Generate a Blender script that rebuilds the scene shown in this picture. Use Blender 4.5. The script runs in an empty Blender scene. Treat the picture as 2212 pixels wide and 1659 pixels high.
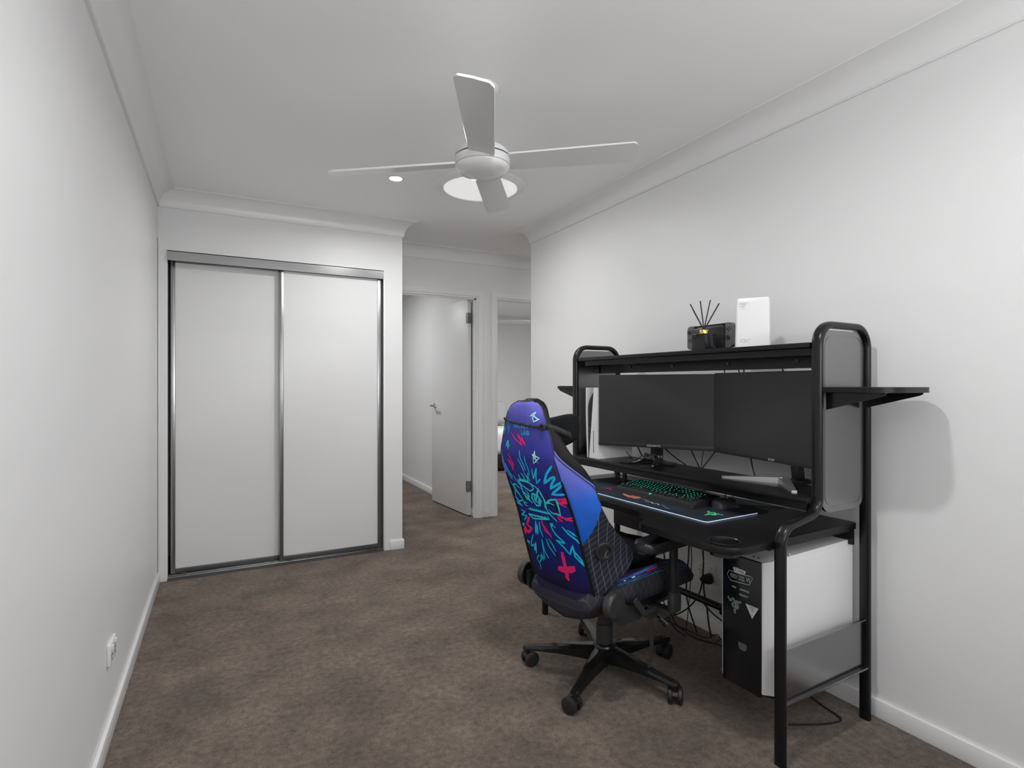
import bpy, bmesh, math, random
from math import sin, cos, pi, radians, atan2, sqrt
from mathutils import Vector, Matrix, Quaternion

S = bpy.context.scene
COL = S.collection
# ---------------------------------------------------------------- camera
F_PX = 1197.0
YAW = 0.4834
cam_d = bpy.data.cameras.new('camera')
cam_d.sensor_fit = 'HORIZONTAL'; cam_d.sensor_width = 36.0
cam_d.lens = F_PX / 2212.0 * 36.0
cam_d.shift_y = 0.0003
cam_d.clip_start = 0.02
cam = bpy.data.objects.new('camera', cam_d); COL.objects.link(cam)
cam.location = (0, 0, 1.24)
cam.rotation_euler = (radians(90), 0, -YAW)
S.camera = cam
# ---------------------------------------------------------------- world
W = bpy.data.worlds.new('sky'); S.world = W; W.use_nodes = True
W.node_tree.nodes['Background'].inputs[0].default_value = (0.82, 0.9, 1.0, 1)
W.node_tree.nodes['Background'].inputs[1].default_value = 0.6
# ---------------------------------------------------------------- exposure
S.view_settings.view_transform = 'Standard'
S.view_settings.look = 'None'
S.view_settings.gamma = 1.0
S.view_settings.use_curve_mapping = False
S.view_settings.exposure = 0.25
# ---------------------------------------------------------------- lights
def area(name, loc, sx, sy, e, direction, shape='RECTANGLE', color=(1, 1, 1), spread=180):
    l = bpy.data.lights.new(name, 'AREA'); l.shape = shape; l.size = sx; l.size_y = sy
    l.energy = e; l.color = color; l.spread = radians(spread)
    o = bpy.data.objects.new(name, l); COL.objects.link(o); o.location = loc
    o.rotation_euler = Vector(direction).to_track_quat('-Z', 'Y').to_euler()
    return o
CEIL = 2.46
# daylight through the window in the wall behind the camera
area('window_daylight', (0.95, -1.20, 1.45), 1.7, 1.25, 4, (0, 1, 0.15))
# fill light added near that window, aimed upward to brighten the ceiling
area('ceiling_fill', (0.95, -1.0, 1.55), 1.7, 0.35, 24, (0, 0.95, 1))
# downlights of this room, one in the photo and its pair nearer the window
area('downlight_beam', (0.915, 3.223, CEIL - 0.012), 0.085, 0.085, 10, (0, 0, -1), 'DISK', spread=165)
area('downlight_beam_near', (0.80, 1.02, CEIL - 0.012), 0.10, 0.10, 9.5, (0, 0, -1), 'DISK', spread=165)
area('skylight_daylight', (1.414, 3.111, CEIL - 0.045), 0.36, 0.36, 3.5, (0, 0, -1), 'DISK')
# unseen lights added to brighten the bedrooms beyond the doors and the hall
area('bedroom_fill', (0.9, 6.1, CEIL - 0.02), 0.5, 0.5, 21, (0, 0, -1), 'DISK')
area('far_bedroom_fill', (3.9, 6.0, CEIL - 0.02), 0.5, 0.5, 42, (0, 0, -1), 'DISK')
area('hall_fill', (3.4, 4.25, CEIL - 0.02), 0.3, 0.3, 4, (0, 0, -1), 'DISK')

# ---------------------------------------------------------------- materials
MATS = {}
def srgb(c):
    f = lambda v: v / 12.92 if v <= 0.04045 else ((v + 0.055) / 1.055) ** 2.4
    return tuple(f(v / 255.0) for v in c) + (1.0,)
def mat(name, rgb, rough=0.5, metal=0.0, spec=0.5, bump=None, emis=None, estr=0.0, noise=None, coat=0.0):
    """rgb in linear 0..1; bump=(scale,strength,dist); noise=(scale, amount)"""
    if name in MATS: return MATS[name]
    m = bpy.data.materials.new(name); m.use_nodes = True
    nt = m.node_tree; b = nt.nodes['Principled BSDF']
    c = tuple(rgb) + (1.0,) if len(rgb) == 3 else rgb
    b.inputs['Base Color'].default_value = c
    b.inputs['Roughness'].default_value = rough
    b.inputs['Metallic'].default_value = metal
    b.inputs['Specular IOR Level'].default_value = spec
    b.inputs['Coat Weight'].default_value = coat
    if emis is not None:
        b.inputs['Emission Color'].default_value = tuple(emis) + (1.0,)
        b.inputs['Emission Strength'].default_value = estr
    if bump or noise:
        tc = nt.nodes.new('ShaderNodeTexCoord')
    if noise:
        n = nt.nodes.new('ShaderNodeTexNoise'); n.inputs['Scale'].default_value = noise[0]; n.inputs['Detail'].default_value = 4
        nt.links.new(tc.outputs['Object'], n.inputs['Vector'])
        mx = nt.nodes.new('ShaderNodeMix'); mx.data_type = 'RGBA'
        mx.inputs[6].default_value = tuple(v * (1 - noise[1]) for v in c[:3]) + (1,)
        mx.inputs[7].default_value = tuple(min(1, v * (1 + noise[1])) for v in c[:3]) + (1,)
        nt.links.new(n.outputs['Fac'], mx.inputs[0]); nt.links.new(mx.outputs[2], b.inputs['Base Color'])
    if bump:
        n = nt.nodes.new('ShaderNodeTexNoise'); n.inputs['Scale'].default_value = bump[0]; n.inputs['Detail'].default_value = 3
        nt.links.new(tc.outputs['Object'], n.inputs['Vector'])
        bp = nt.nodes.new('ShaderNodeBump'); bp.inputs['Strength'].default_value = bump[1]; bp.inputs['Distance'].default_value = bump[2]
        nt.links.new(n.outputs['Fac'], bp.inputs['Height']); nt.links.new(bp.outputs['Normal'], b.inputs['Normal'])
    MATS[name] = m
    return m

M_WALL = mat('wall_paint', (0.82, 0.82, 0.82), 0.42, spec=0.35, bump=(160, 0.05, 0.002))
M_CEIL = mat('ceiling_paint', (0.96, 0.96, 0.96), 0.6, spec=0.3)
M_TRIM = mat('gloss_trim_paint', (0.85, 0.85, 0.85), 0.28, spec=0.5)
M_DOORW = mat('satin_door_paint', (0.78, 0.78, 0.78), 0.42, spec=0.4)
M_ALU = mat('satin_aluminium', (0.42, 0.42, 0.42), 0.28, metal=1.0)
M_ALUD = mat('aluminium_channel_dark', (0.16, 0.16, 0.165), 0.4, metal=0.8)
M_VOID = mat('dark_gap', (0.01, 0.01, 0.01), 0.8)
M_CHROME = mat('chrome', (0.75, 0.75, 0.75), 0.12, metal=1.0)
M_STEELD = mat('hinge_steel', (0.35, 0.35, 0.36), 0.3, metal=1.0)
M_BLACK = mat('black_powder_coat', (0.007, 0.007, 0.008), 0.26, spec=0.4, bump=(900, 0.05, 0.0005))
M_PANEL = mat('dark_grey_sheet_steel', (0.31, 0.31, 0.315), 0.22, metal=1.0)
M_BOARD = mat('black_foil_board', (0.006, 0.006, 0.0065), 0.36, spec=0.32, bump=(300, 0.06, 0.0006))
M_PLAST = mat('black_plastic', (0.015, 0.015, 0.017), 0.35)
M_PLASTG = mat('black_gloss_plastic', (0.010, 0.010, 0.012), 0.12)
M_PLASTM = mat('black_matte_plastic', (0.016, 0.016, 0.018), 0.5)
M_GREYP = mat('grey_plastic', (0.10, 0.10, 0.105), 0.45)
M_RUBBER = mat('black_rubber', (0.012, 0.012, 0.012), 0.7)
M_WHITEP = mat('white_plastic', (0.80, 0.80, 0.80), 0.35)
M_WHITEM = mat('white_painted_steel', (0.90, 0.90, 0.90), 0.32)
M_SCREEN = mat('matte_screen', (0.016, 0.016, 0.018), 0.42, spec=0.7)
M_SILVER = mat('brushed_silver', (0.78, 0.78, 0.78), 0.38, metal=1.0)
M_ALUT = mat('dull_aluminium', (0.36, 0.36, 0.36), 0.22, metal=1.0)
M_GOLD = mat('gold_foil', (0.85, 0.60, 0.17), 0.25, metal=1.0)
M_PRINTW = mat('pale_print', (0.62, 0.66, 0.66), 0.5)
M_PRINTG = mat('grey_print', (0.30, 0.30, 0.31), 0.5)
M_CYAN = mat('cyan_print', (0.0, 0.62, 0.98), 0.7)
M_TEAL = mat('teal_print', (0.03, 0.80, 0.85), 0.7)
M_PINK = mat('pink_print', (0.98, 0.012, 0.17), 0.7)
M_ICE = mat('ice_blue_print', (0.50, 0.95, 1.0), 0.7)
M_INK = mat('black_ink_print', (0.006, 0.005, 0.02), 0.7)
M_FABB = mat('black_fabric', (0.014, 0.014, 0.015), 0.9, spec=0.2, bump=(500, 0.3, 0.001))
M_FABV = mat('black_velour', (0.010, 0.011, 0.012), 0.95, spec=0.15)
M_WEB = mat('black_webbing', (0.03, 0.03, 0.031), 0.8, bump=(700, 0.4, 0.001))
M_LAMP = mat('lamp_lens', (0.9, 0.9, 0.9), 0.5, emis=(1, 1, 1), estr=22.0)
M_SKYL = mat('skylight_diffuser', (0.85, 0.85, 0.85), 0.5, emis=(1, 1, 1), estr=0.40)
M_LED = mat('edge_light_strip', (0.5, 0.6, 0.8), 0.5, emis=(0.62, 0.78, 1.0), estr=0.5)
M_KEYL = mat('teal_key_light', (0.0, 0.3, 0.2), 0.5, emis=(0.02, 0.95, 0.62), estr=0.75)
M_QUILTW = mat('white_bed_linen', (0.72, 0.72, 0.72), 0.9, bump=(6, 0.6, 0.03))

def carpet():
    m = bpy.data.materials.new('brown_carpet_pile'); m.use_nodes = True; nt = m.node_tree; b = nt.nodes['Principled BSDF']
    tc = nt.nodes.new('ShaderNodeTexCoord')
    def noise(sc, det, rough=0.6):
        n = nt.nodes.new('ShaderNodeTexNoise'); n.inputs['Scale'].default_value = sc; n.inputs['Detail'].default_value = det; n.inputs['Roughness'].default_value = rough
        nt.links.new(tc.outputs['Object'], n.inputs['Vector']); return n
    fine = noise(260, 3, 0.75); mid = noise(38, 4, 0.7); big = noise(3.4, 5)
    def ramp(src, a, bb, ca, cb):
        r = nt.nodes.new('ShaderNodeValToRGB'); r.color_ramp.elements[0].position = a; r.color_ramp.elements[1].position = bb
        r.color_ramp.elements[0].color = ca + (1,); r.color_ramp.elements[1].color = cb + (1,)
        nt.links.new(src.outputs['Fac'], r.inputs['Fac']); return r
    r1 = ramp(fine, 0.33, 0.72, (0.092, 0.070, 0.055), (0.325, 0.262, 0.213))
    r2 = ramp(mid, 0.3, 0.7, (0.55, 0.54, 0.54), (1.28, 1.26, 1.24))
    r3 = ramp(big, 0.36, 0.64, (0.70, 0.69, 0.68), (1.20, 1.18, 1.16))
    def mul(a, bb):
        x = nt.nodes.new('ShaderNodeMix'); x.data_type = 'RGBA'; x.blend_type = 'MULTIPLY'; x.inputs[0].default_value = 1
        nt.links.new(a, x.inputs[6]); nt.links.new(bb, x.inputs[7]); return x.outputs[2]
    o = mul(mul(r1.outputs[0], r2.outputs[0]), r3.outputs[0])
    nt.links.new(o, b.inputs['Base Color'])
    b.inputs['Roughness'].default_value = 0.95; b.inputs['Specular IOR Level'].default_value = 0.1
    b.inputs['Sheen Weight'].default_value = 0.15
    bp = nt.nodes.new('ShaderNodeBump'); bp.inputs['Strength'].default_value = 0.8; bp.inputs['Distance'].default_value = 0.006
    nt.links.new(fine.outputs['Fac'], bp.inputs['Height']); nt.links.new(bp.outputs['Normal'], b.inputs['Normal'])
    return m
M_CARPET = carpet()

def cover_back():
    """printed fabric of the chair's rear panel: purple at the head running into navy"""
    m = bpy.data.materials.new('printed_cover_fabric'); m.use_nodes = True; nt = m.node_tree; b = nt.nodes['Principled BSDF']
    uv = nt.nodes.new('ShaderNodeUVMap'); uv.uv_map = 'UVMap'
    sp = nt.nodes.new('ShaderNodeSeparateXYZ'); nt.links.new(uv.outputs[0], sp.inputs[0])
    n = nt.nodes.new('ShaderNodeTexNoise'); n.inputs['Scale'].default_value = 9; n.inputs['Detail'].default_value = 6
    nt.links.new(uv.outputs[0], n.inputs['Vector'])
    ma = nt.nodes.new('ShaderNodeMath'); ma.operation = 'MULTIPLY_ADD'; ma.inputs[1].default_value = 0.14
    nt.links.new(n.outputs['Fac'], ma.inputs[0]); nt.links.new(sp.outputs['Y'], ma.inputs[2])
    r = nt.nodes.new('ShaderNodeValToRGB'); e = r.color_ramp.elements
    stops = [(0.08, (0.010, 0.008, 0.030)), (0.15, (0.020, 0.014, 0.085)), (0.24, (0.007, 0.024, 0.20)), (0.45, (0.011, 0.027, 0.27)), (0.58, (0.028, 0.032, 0.28)), (0.72, (0.052, 0.055, 0.33)), (0.80, (0.085, 0.085, 0.42)), (0.88, (0.17, 0.16, 0.62))]
    e[0].position, e[0].color = stops[0][0], stops[0][1] + (1,)
    e[1].position, e[1].color = stops[-1][0], stops[-1][1] + (1,)
    for p, c in stops[1:-1]:
        x = e.new(p); x.color = c + (1,)
    nt.links.new(ma.outputs[0], r.inputs[0]); nt.links.new(r.outputs[0], b.inputs['Base Color'])
    b.inputs['Roughness'].default_value = 0.85; b.inputs['Specular IOR Level'].default_value = 0.2
    
    return m
def quilt_nodes(nt, tc_out, period=0.026, width=0.05):
    """diamond stitch lines: returns a 0..1 mask output"""
    sp = nt.nodes.new('ShaderNodeSeparateXYZ'); nt.links.new(tc_out, sp.inputs[0])
    outs = []
    for ax, az in ((0.98, 0.30), (1.15, -0.80)):
        a = nt.nodes.new('ShaderNodeMath'); a.operation = 'MULTIPLY'; a.inputs[1].default_value = ax / period; nt.links.new(sp.outputs['X'], a.inputs[0])
        bb = nt.nodes.new('ShaderNodeMath'); bb.operation = 'MULTIPLY_ADD'; bb.inputs[1].default_value = az / period
        nt.links.new(sp.outputs['Z'], bb.inputs[0]); nt.links.new(a.outputs[0], bb.inputs[2])
        fr = nt.nodes.new('ShaderNodeMath'); fr.operation = 'FRACT'; nt.links.new(bb.outputs[0], fr.inputs[0])
        lt = nt.nodes.new('ShaderNodeMath'); lt.operation = 'LESS_THAN'; lt.inputs[1].default_value = width; nt.links.new(fr.outputs[0], lt.inputs[0])
        outs.append(lt)
    mx = nt.nodes.new('ShaderNodeMath'); mx.operation = 'MAXIMUM'
    nt.links.new(outs[0].outputs[0], mx.inputs[0]); nt.links.new(outs[1].outputs[0], mx.inputs[1])
    return mx.outputs[0]
def cover_side():
    """side of the backrest: violet-blue above a slanting seam, stitched charcoal below, black at the head. UV = (0 rear .. 1 front, height)"""
    m = bpy.data.materials.new('side_cover_fabric'); m.use_nodes = True; nt = m.node_tree; b = nt.nodes['Principled BSDF']
    L = nt.links.new
    uv = nt.nodes.new('ShaderNodeUVMap'); uv.uv_map = 'UVMap'
    tc = nt.nodes.new('ShaderNodeTexCoord')
    sp = nt.nodes.new('ShaderNodeSeparateXYZ'); L(uv.outputs[0], sp.inputs[0])
    r = nt.nodes.new('ShaderNodeValToRGB'); e = r.color_ramp.elements
    e[0].position = 0.26; e[0].color = (0.008, 0.12, 0.62, 1); e[1].position = 0.58; e[1].color = (0.24, 0.24, 0.85, 1)
    x = e.new(0.42); x.color = (0.035, 0.18, 0.85, 1)
    n = nt.nodes.new('ShaderNodeTexNoise'); n.inputs['Scale'].default_value = 14; n.inputs['Detail'].default_value = 6; L(tc.outputs['Object'], n.inputs['Vector'])
    ma = nt.nodes.new('ShaderNodeMath'); ma.operation = 'MULTIPLY_ADD'; ma.inputs[1].default_value = 0.10; L(n.outputs['Fac'], ma.inputs[0])
    sb = nt.nodes.new('ShaderNodeMath'); sb.operation = 'SUBTRACT'; sb.inputs[1].default_value = 0.05; L(sp.outputs['Y'], sb.inputs[0]); L(sb.outputs[0], ma.inputs[2])
    L(ma.outputs[0], r.inputs[0])
    q = quilt_nodes(nt, tc.outputs['Object'])
    mq = nt.nodes.new('ShaderNodeMix'); mq.data_type = 'RGBA'; mq.inputs[6].default_value = (0.026, 0.027, 0.042, 1); mq.inputs[7].default_value = (0.20, 0.22, 0.27, 1)
    L(q, mq.inputs[0])
    # seam: v > .245 + .15 u
    s1 = nt.nodes.new('ShaderNodeMath'); s1.operation = 'MULTIPLY_ADD'; s1.inputs[1].default_value = -0.15; L(sp.outputs['X'], s1.inputs[0]); L(sp.outputs['Y'], s1.inputs[2])
    g = nt.nodes.new('ShaderNodeMath'); g.operation = 'GREATER_THAN'; g.inputs[1].default_value = 0.245; L(s1.outputs[0], g.inputs[0])
    m1 = nt.nodes.new('ShaderNodeMix'); m1.data_type = 'RGBA'; L(g.outputs[0], m1.inputs[0]); L(mq.outputs[2], m1.inputs[6]); L(r.outputs[0], m1.inputs[7])
    # black: v + .15 u > .63
    s2 = nt.nodes.new('ShaderNodeMath'); s2.operation = 'MULTIPLY_ADD'; s2.inputs[1].default_value = 0.15; L(sp.outputs['X'], s2.inputs[0]); L(sp.outputs['Y'], s2.inputs[2])
    g2 = nt.nodes.new('ShaderNodeMath'); g2.operation = 'GREATER_THAN'; g2.inputs[1].default_value = 0.635; L(s2.outputs[0], g2.inputs[0])
    m2 = nt.nodes.new('ShaderNodeMix'); m2.data_type = 'RGBA'; L(g2.outputs[0], m2.inputs[0]); L(m1.outputs[2], m2.inputs[6]); m2.inputs[7].default_value = (0.016, 0.016, 0.018, 1)
    L(m2.outputs[2], b.inputs['Base Color'])
    b.inputs['Roughness'].default_value = 0.8; b.inputs['Specular IOR Level'].default_value = 0.25
    bp = nt.nodes.new('ShaderNodeBump'); bp.inputs['Strength'].default_value = 0.25; bp.inputs['Distance'].default_value = 0.004
    n2 = nt.nodes.new('ShaderNodeTexNoise'); n2.inputs['Scale'].default_value = 22; L(tc.outputs['Object'], n2.inputs['Vector'])
    L(n2.outputs['Fac'], bp.inputs['Height']); L(bp.outputs['Normal'], b.inputs['Normal'])
    return m
def quilted(name, base, line, period=0.026, axes=None):
    m = bpy.data.materials.new(name); m.use_nodes = True; nt = m.node_tree; b = nt.nodes['Principled BSDF']
    tc = nt.nodes.new('ShaderNodeTexCoord'); q = quilt_nodes(nt, tc.outputs['Object'], period)
    mq = nt.nodes.new('ShaderNodeMix'); mq.data_type = 'RGBA'; mq.inputs[6].default_value = base + (1,); mq.inputs[7].default_value = line + (1,)
    nt.links.new(q, mq.inputs[0]); nt.links.new(mq.outputs[2], b.inputs['Base Color']); b.inputs['Roughness'].default_value = 0.8
    return m
M_COVB = cover_back(); M_COVS = cover_side()
M_QUILT = quilted('stitched_charcoal_fabric', (0.022, 0.021, 0.032), (0.075, 0.08, 0.095), 0.03)
M_SEATT = mat('seat_top_fabric', (0.018, 0.014, 0.045), 0.85, spec=0.2, noise=(9, 0.6))

# ---------------------------------------------------------------- mesh helpers
I4 = Matrix.Identity(4)
def T(x, y, z): return Matrix.Translation((x, y, z))
def R(a, ax): return Matrix.Rotation(radians(a), 4, ax)

class MB:
    def __init__(s): s.bm = bmesh.new(); s.uv = None
    def _fin(s, verts, faces, mi, M):
        if M is not None:
            for v in verts: v.co = M @ v.co
        for f in faces: f.material_index = mi; f.smooth = True
    def box(s, x0, x1, y0, y1, z0, z1, mi=0, bev=0.0, seg=2, M=None):
        vs = [s.bm.verts.new((x, y, z)) for x in (x0, x1) for y in (y0, y1) for z in (z0, z1)]
        idx = [(0, 1, 3, 2), (4, 6, 7, 5), (0, 4, 5, 1), (2, 3, 7, 6), (0, 2, 6, 4), (1, 5, 7, 3)]
        fs = [s.bm.faces.new([vs[i] for i in q]) for q in idx]
        if bev > 0:
            ed = list({e for f in fs for e in f.edges})
            g = bmesh.ops.bevel(s.bm, geom=ed, offset=bev, segments=seg, profile=0.5, affect='EDGES')
            fs = list({f for f in g['faces']} | {f for f in fs if f.is_valid})
            vs = list({v for f in fs for v in f.verts})
            # include the original faces' verts
        s._fin(vs, fs, mi, M); return fs
    def prism(s, pts, h0, h1, mi=0, M=None, bev=0.0, seg=2, mi_side=None):
        """polygon pts in local XY extruded along local Z from h0 to h1, then M"""
        a = [s.bm.verts.new((p[0], p[1], h0)) for p in pts]; b = [s.bm.verts.new((p[0], p[1], h1)) for p in pts]
        n = len(pts)
        f0 = s.bm.faces.new(list(reversed(a))); f1 = s.bm.faces.new(b); caps = [f0, f1]
        sides = [s.bm.faces.new((a[i], a[(i + 1) % n], b[(i + 1) % n], b[i])) for i in range(n)]
        fs = caps + sides
        s._fin(a + b, fs, mi, None)
        if mi_side is not None:
            for f in sides: f.material_index = mi_side
        if bev > 0:
            ed = [e for f in caps for e in f.edges]
            g = bmesh.ops.bevel(s.bm, geom=ed, offset=bev, segments=seg, profile=0.5, affect='EDGES')
            fs = [f for f in set(fs) | set(g['faces']) if f.is_valid]
        vs = {v for f in fs for v in f.verts}
        for f in fs: f.smooth = True
        if M is not None:
            for v in vs: v.co = M @ v.co
        return fs
    def ring(s, outer, inner, h0, h1, mi=0, M=None):
        """polygon ring between two loops with the same count"""
        n = len(outer)
        L = [[s.bm.verts.new((p[0], p[1], h)) for p in lp] for lp in (outer, inner) for h in (h0, h1)]
        fs = []
        for i in range(n):
            j = (i + 1) % n
            fs.append(s.bm.faces.new((L[0][i], L[0][j], L[1][j], L[1][i])))
            fs.append(s.bm.faces.new((L[3][i], L[3][j], L[2][j], L[2][i])))
            fs.append(s.bm.faces.new((L[1][i], L[1][j], L[3][j], L[3][i])))
            fs.append(s.bm.faces.new((L[2][i], L[2][j], L[0][j], L[0][i])))
        s._fin([v for l in L for v in l], fs, mi, M); return fs
    def lathe(s, prof, n=32, mi=0, M=None, cap=True):
        rings = []; fs = []; vs = []
        for r, z in prof:
            rg = [s.bm.verts.new((r * cos(2 * pi * k / n), r * sin(2 * pi * k / n), z)) for k in range(n)]
            rings.append(rg); vs += rg
        for a, b in zip(rings, rings[1:]):
            for k in range(n):
                fs.append(s.bm.faces.new((a[k], a[(k + 1) % n], b[(k + 1) % n], b[k])))
        if cap:
            fs.append(s.bm.faces.new(list(reversed(rings[0])))); fs.append(s.bm.faces.new(rings[-1]))
        s._fin(vs, fs, mi, M); return fs
    def tube(s, path, ra, rb=None, n=12, mi=0, M=None, closed=False, up=(0, 0, 1), cap=True, radii=None, e=2.0):
        """sweep an ellipse (ra along the side vector, rb along up-ish) along path"""
        rb = ra if rb is None else rb
        P = [Vector(p) for p in path]; m = len(P); vs = []; rings = []; fs = []
        U = Vector(up)
        for i in range(m):
            if closed: t = (P[(i + 1) % m] - P[i - 1])
            else: t = P[min(i + 1, m - 1)] - P[max(i - 1, 0)]
            t.normalize()
            sd = t.cross(U)
            if sd.length < 1e-4: sd = t.cross(Vector((1, 0, 0)))
            sd.normalize(); u2 = sd.cross(t).normalized()
            k = radii[i] if radii else 1.0
            pw = lambda c: (1 if c >= 0 else -1) * abs(c) ** (2.0 / e)
            rg = [s.bm.verts.new(P[i] + sd * (ra * k * pw(cos(2 * pi * q / n))) + u2 * (rb * k * pw(sin(2 * pi * q / n)))) for q in range(n)]
            rings.append(rg); vs += rg
        rr = list(zip(rings, rings[1:])) + ([(rings[-1], rings[0])] if closed else [])
        for a, b in rr:
            for q in range(n):
                fs.append(s.bm.faces.new((a[q], a[(q + 1) % n], b[(q + 1) % n], b[q])))
        if cap and not closed:
            fs.append(s.bm.faces.new(list(reversed(rings[0])))); fs.append(s.bm.faces.new(rings[-1]))
        s._fin(vs, fs, mi, M); return fs
    def loft(s, loops, mi=0, M=None, cap=True):
        rings = [[s.bm.verts.new(p) for p in lp] for lp in loops]; fs = []; n = len(loops[0])
        for a, b in zip(rings, rings[1:]):
            for q in range(n):
                fs.append(s.bm.faces.new((a[q], a[(q + 1) % n], b[(q + 1) % n], b[q])))
        if cap:
            fs.append(s.bm.faces.new(list(reversed(rings[0])))); fs.append(s.bm.faces.new(rings[-1]))
        s._fin([v for r in rings for v in r], fs, mi, M); return fs
    def strip(s, pts, nrm, w, mi=0, f=None):
        """flat ribbon along 2D polyline mapped by f(x,y)->3D"""
        P = [Vector(p).to_2d() if len(p) > 2 else Vector(p) for p in pts]
        # resample
        Q = [P[0]]
        for a, b in zip(P, P[1:]):
            k = max(1, int((b - a).length / 0.012))
            Q += [a.lerp(b, (i + 1) / k) for i in range(k)]
        L = []
        for i, p in enumerate(Q):
            t = Q[min(i + 1, len(Q) - 1)] - Q[max(i - 1, 0)]
            if t.length < 1e-7: t = Vector((1, 0))
            t.normalize(); nn = Vector((-t.y, t.x)); ww = w * (0.5 if 0 < i < len(Q) - 1 else 0.28)
            L.append((s.bm.verts.new(f(*(p + nn * ww))), s.bm.verts.new(f(*(p - nn * ww)))))
        for a, b in zip(L, L[1:]):
            fc = s.bm.faces.new((a[0], b[0], b[1], a[1])); fc.material_index = mi
    def text(s, string, size, mi=0, f=None, depth=0.0, align='CENTER', xscale=1.0):
        """text laid out in local XY then mapped by f(x,y)->3D (or Matrix)"""
        cu = bpy.data.curves.new('txt', 'FONT'); cu.body = string; cu.size = size; cu.align_x = align; cu.align_y = 'CENTER'; cu.resolution_u = 3
        ob = bpy.data.objects.new('txt', cu)
        me = bpy.data.meshes.new_from_object(ob)
        base = len(s.bm.verts)
        vs = []
        for v in me.vertices:
            x, y = v.co.x * xscale, v.co.y
            vs.append(s.bm.verts.new(f(x, y) if callable(f) else f @ Vector((x, y, 0))))
        for p in me.polygons:
            try:
                fc = s.bm.faces.new([vs[i] for i in p.vertices]); fc.material_index = mi
            except ValueError: pass
        bpy.data.objects.remove(ob); bpy.data.curves.remove(cu); bpy.data.meshes.remove(me)
    def poly(s, pts3, mi=0):
        f = s.bm.faces.new([s.bm.verts.new(p) for p in pts3]); f.material_index = mi; return f
    def mesh(s, name, mats, angle=38, recalc=True):
        if recalc: bmesh.ops.recalc_face_normals(s.bm, faces=s.bm.faces)
        me = bpy.data.meshes.new(name); s.bm.to_mesh(me); s.bm.free()
        for m in (mats if isinstance(mats, (list, tuple)) else [mats]): me.materials.append(m)
        for p in me.polygons: p.use_smooth = True
        me.set_sharp_from_angle(angle=radians(angle))
        return me
    def build(s, name, mats, parent=None, M=None, angle=38, recalc=True):
        o = bpy.data.objects.new(name, s.mesh(name, mats, angle, recalc)); COL.objects.link(o)
        if M is not None: o.matrix_world = M
        if parent is not None: o.parent = parent
        return o

def tag(o, label=None, cat=None, group=None, kind=None):
    if label: o['label'] = label
    if cat: o['category'] = cat
    if group: o['group'] = group
    if kind: o['kind'] = kind
    return o
def empty(name, M, label, cat, group=None, parent=None, kind=None):
    o = bpy.data.objects.new(name, None); COL.objects.link(o); o.empty_display_size = 0.05
    o.matrix_world = M
    return tag(o, label, cat, group, kind)
def struct(o): o['kind'] = 'structure'; return o

def fillet(pts, radii, n=8, closed=False):
    """round the corners of a polyline (any dimension)"""
    P = [Vector(p) for p in pts]; m = len(P); out = []
    if not isinstance(radii, (list, tuple)): radii = [radii] * m
    for i in range(m):
        if not closed and i in (0, m - 1): out.append(P[i]); continue
        p, a, b, r = P[i], P[i - 1], P[(i + 1) % m], radii[i]
        if r <= 0: out.append(p); continue
        u = (a - p).normalized(); v = (b - p).normalized(); th = u.angle(v)
        d = min(r / math.tan(th / 2), (a - p).length * 0.49, (b - p).length * 0.49); r2 = d * math.tan(th / 2)
        c = p + (u + v).normalized() * (r2 / sin(th / 2)); s0 = p + u * d - c; s1 = p + v * d - c
        ang = s0.angle(s1)
        for k in range(n + 1):
            t = k / n
            out.append(c + (s0 * sin((1 - t) * ang) + s1 * sin(t * ang)) / sin(ang) if ang > 1e-5 else p)
    return out
def rrect(x0, x1, y0, y1, r, n=6): return [tuple(p) for p in fillet([(x0, y0), (x1, y0), (x1, y1), (x0, y1)], r, n, True)]
def spline(pts, k=6):
    P = [Vector(p) for p in pts]; out = []
    for i in range(len(P) - 1):
        a, b, c, d = P[max(i - 1, 0)], P[i], P[i + 1], P[min(i + 2, len(P) - 1)]
        for q in range(k):
            t = q / k
            out.append(0.5 * ((2 * b) + (c - a) * t + (2 * a - 5 * b + 4 * c - d) * t * t + (3 * b - 3 * c + d - a) * t ** 3))
    out.append(P[-1]); return out
# ================================================================ the room
XL, XR, YC, YH, ZC = -0.352, 2.174, 4.10, 4.70, 2.353
YN = -1.25      # wall behind the camera
XH = 1.214      # end of the wardrobe wall
YE = 3.818      # end of the right wall
def sbox(name, parts, m, angle=38):
    b = MB()
    for p in parts: b.box(*p[:6])
    return struct(b.build(name, m, angle=angle))
b = MB(); b.box(-2.5, 7.0, YN - 0.1, 9.2, -0.1, 0.0); struct(b.build('floor', M_CARPET))
b = MB(); b.box(-2.5, 7.0, YN - 0.1, 9.2, CEIL, CEIL + 0.1); struct(b.build('ceiling', M_CEIL))
sbox('wall_left', [(XL - 0.1, XL, YN - 0.1, YH, 0, CEIL)], M_WALL)
sbox('wall_right', [(XR, XR + 0.09, YN - 0.1, YE, 0, CEIL)], M_WALL)
# wardrobe wall with its opening
OX0, OX1, OZ = -0.300, 1.070, 2.085
sbox('wall_wardrobe', [(XL, OX0, YC, YC + 0.05, 0, CEIL), (OX1, XH, YC, YC + 0.05, 0, CEIL), (OX0, OX1, YC, YC + 0.05, OZ, CEIL),
                       (XH - 0.05, XH, YC + 0.05, YH, 0, CEIL)], M_WALL)
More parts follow.
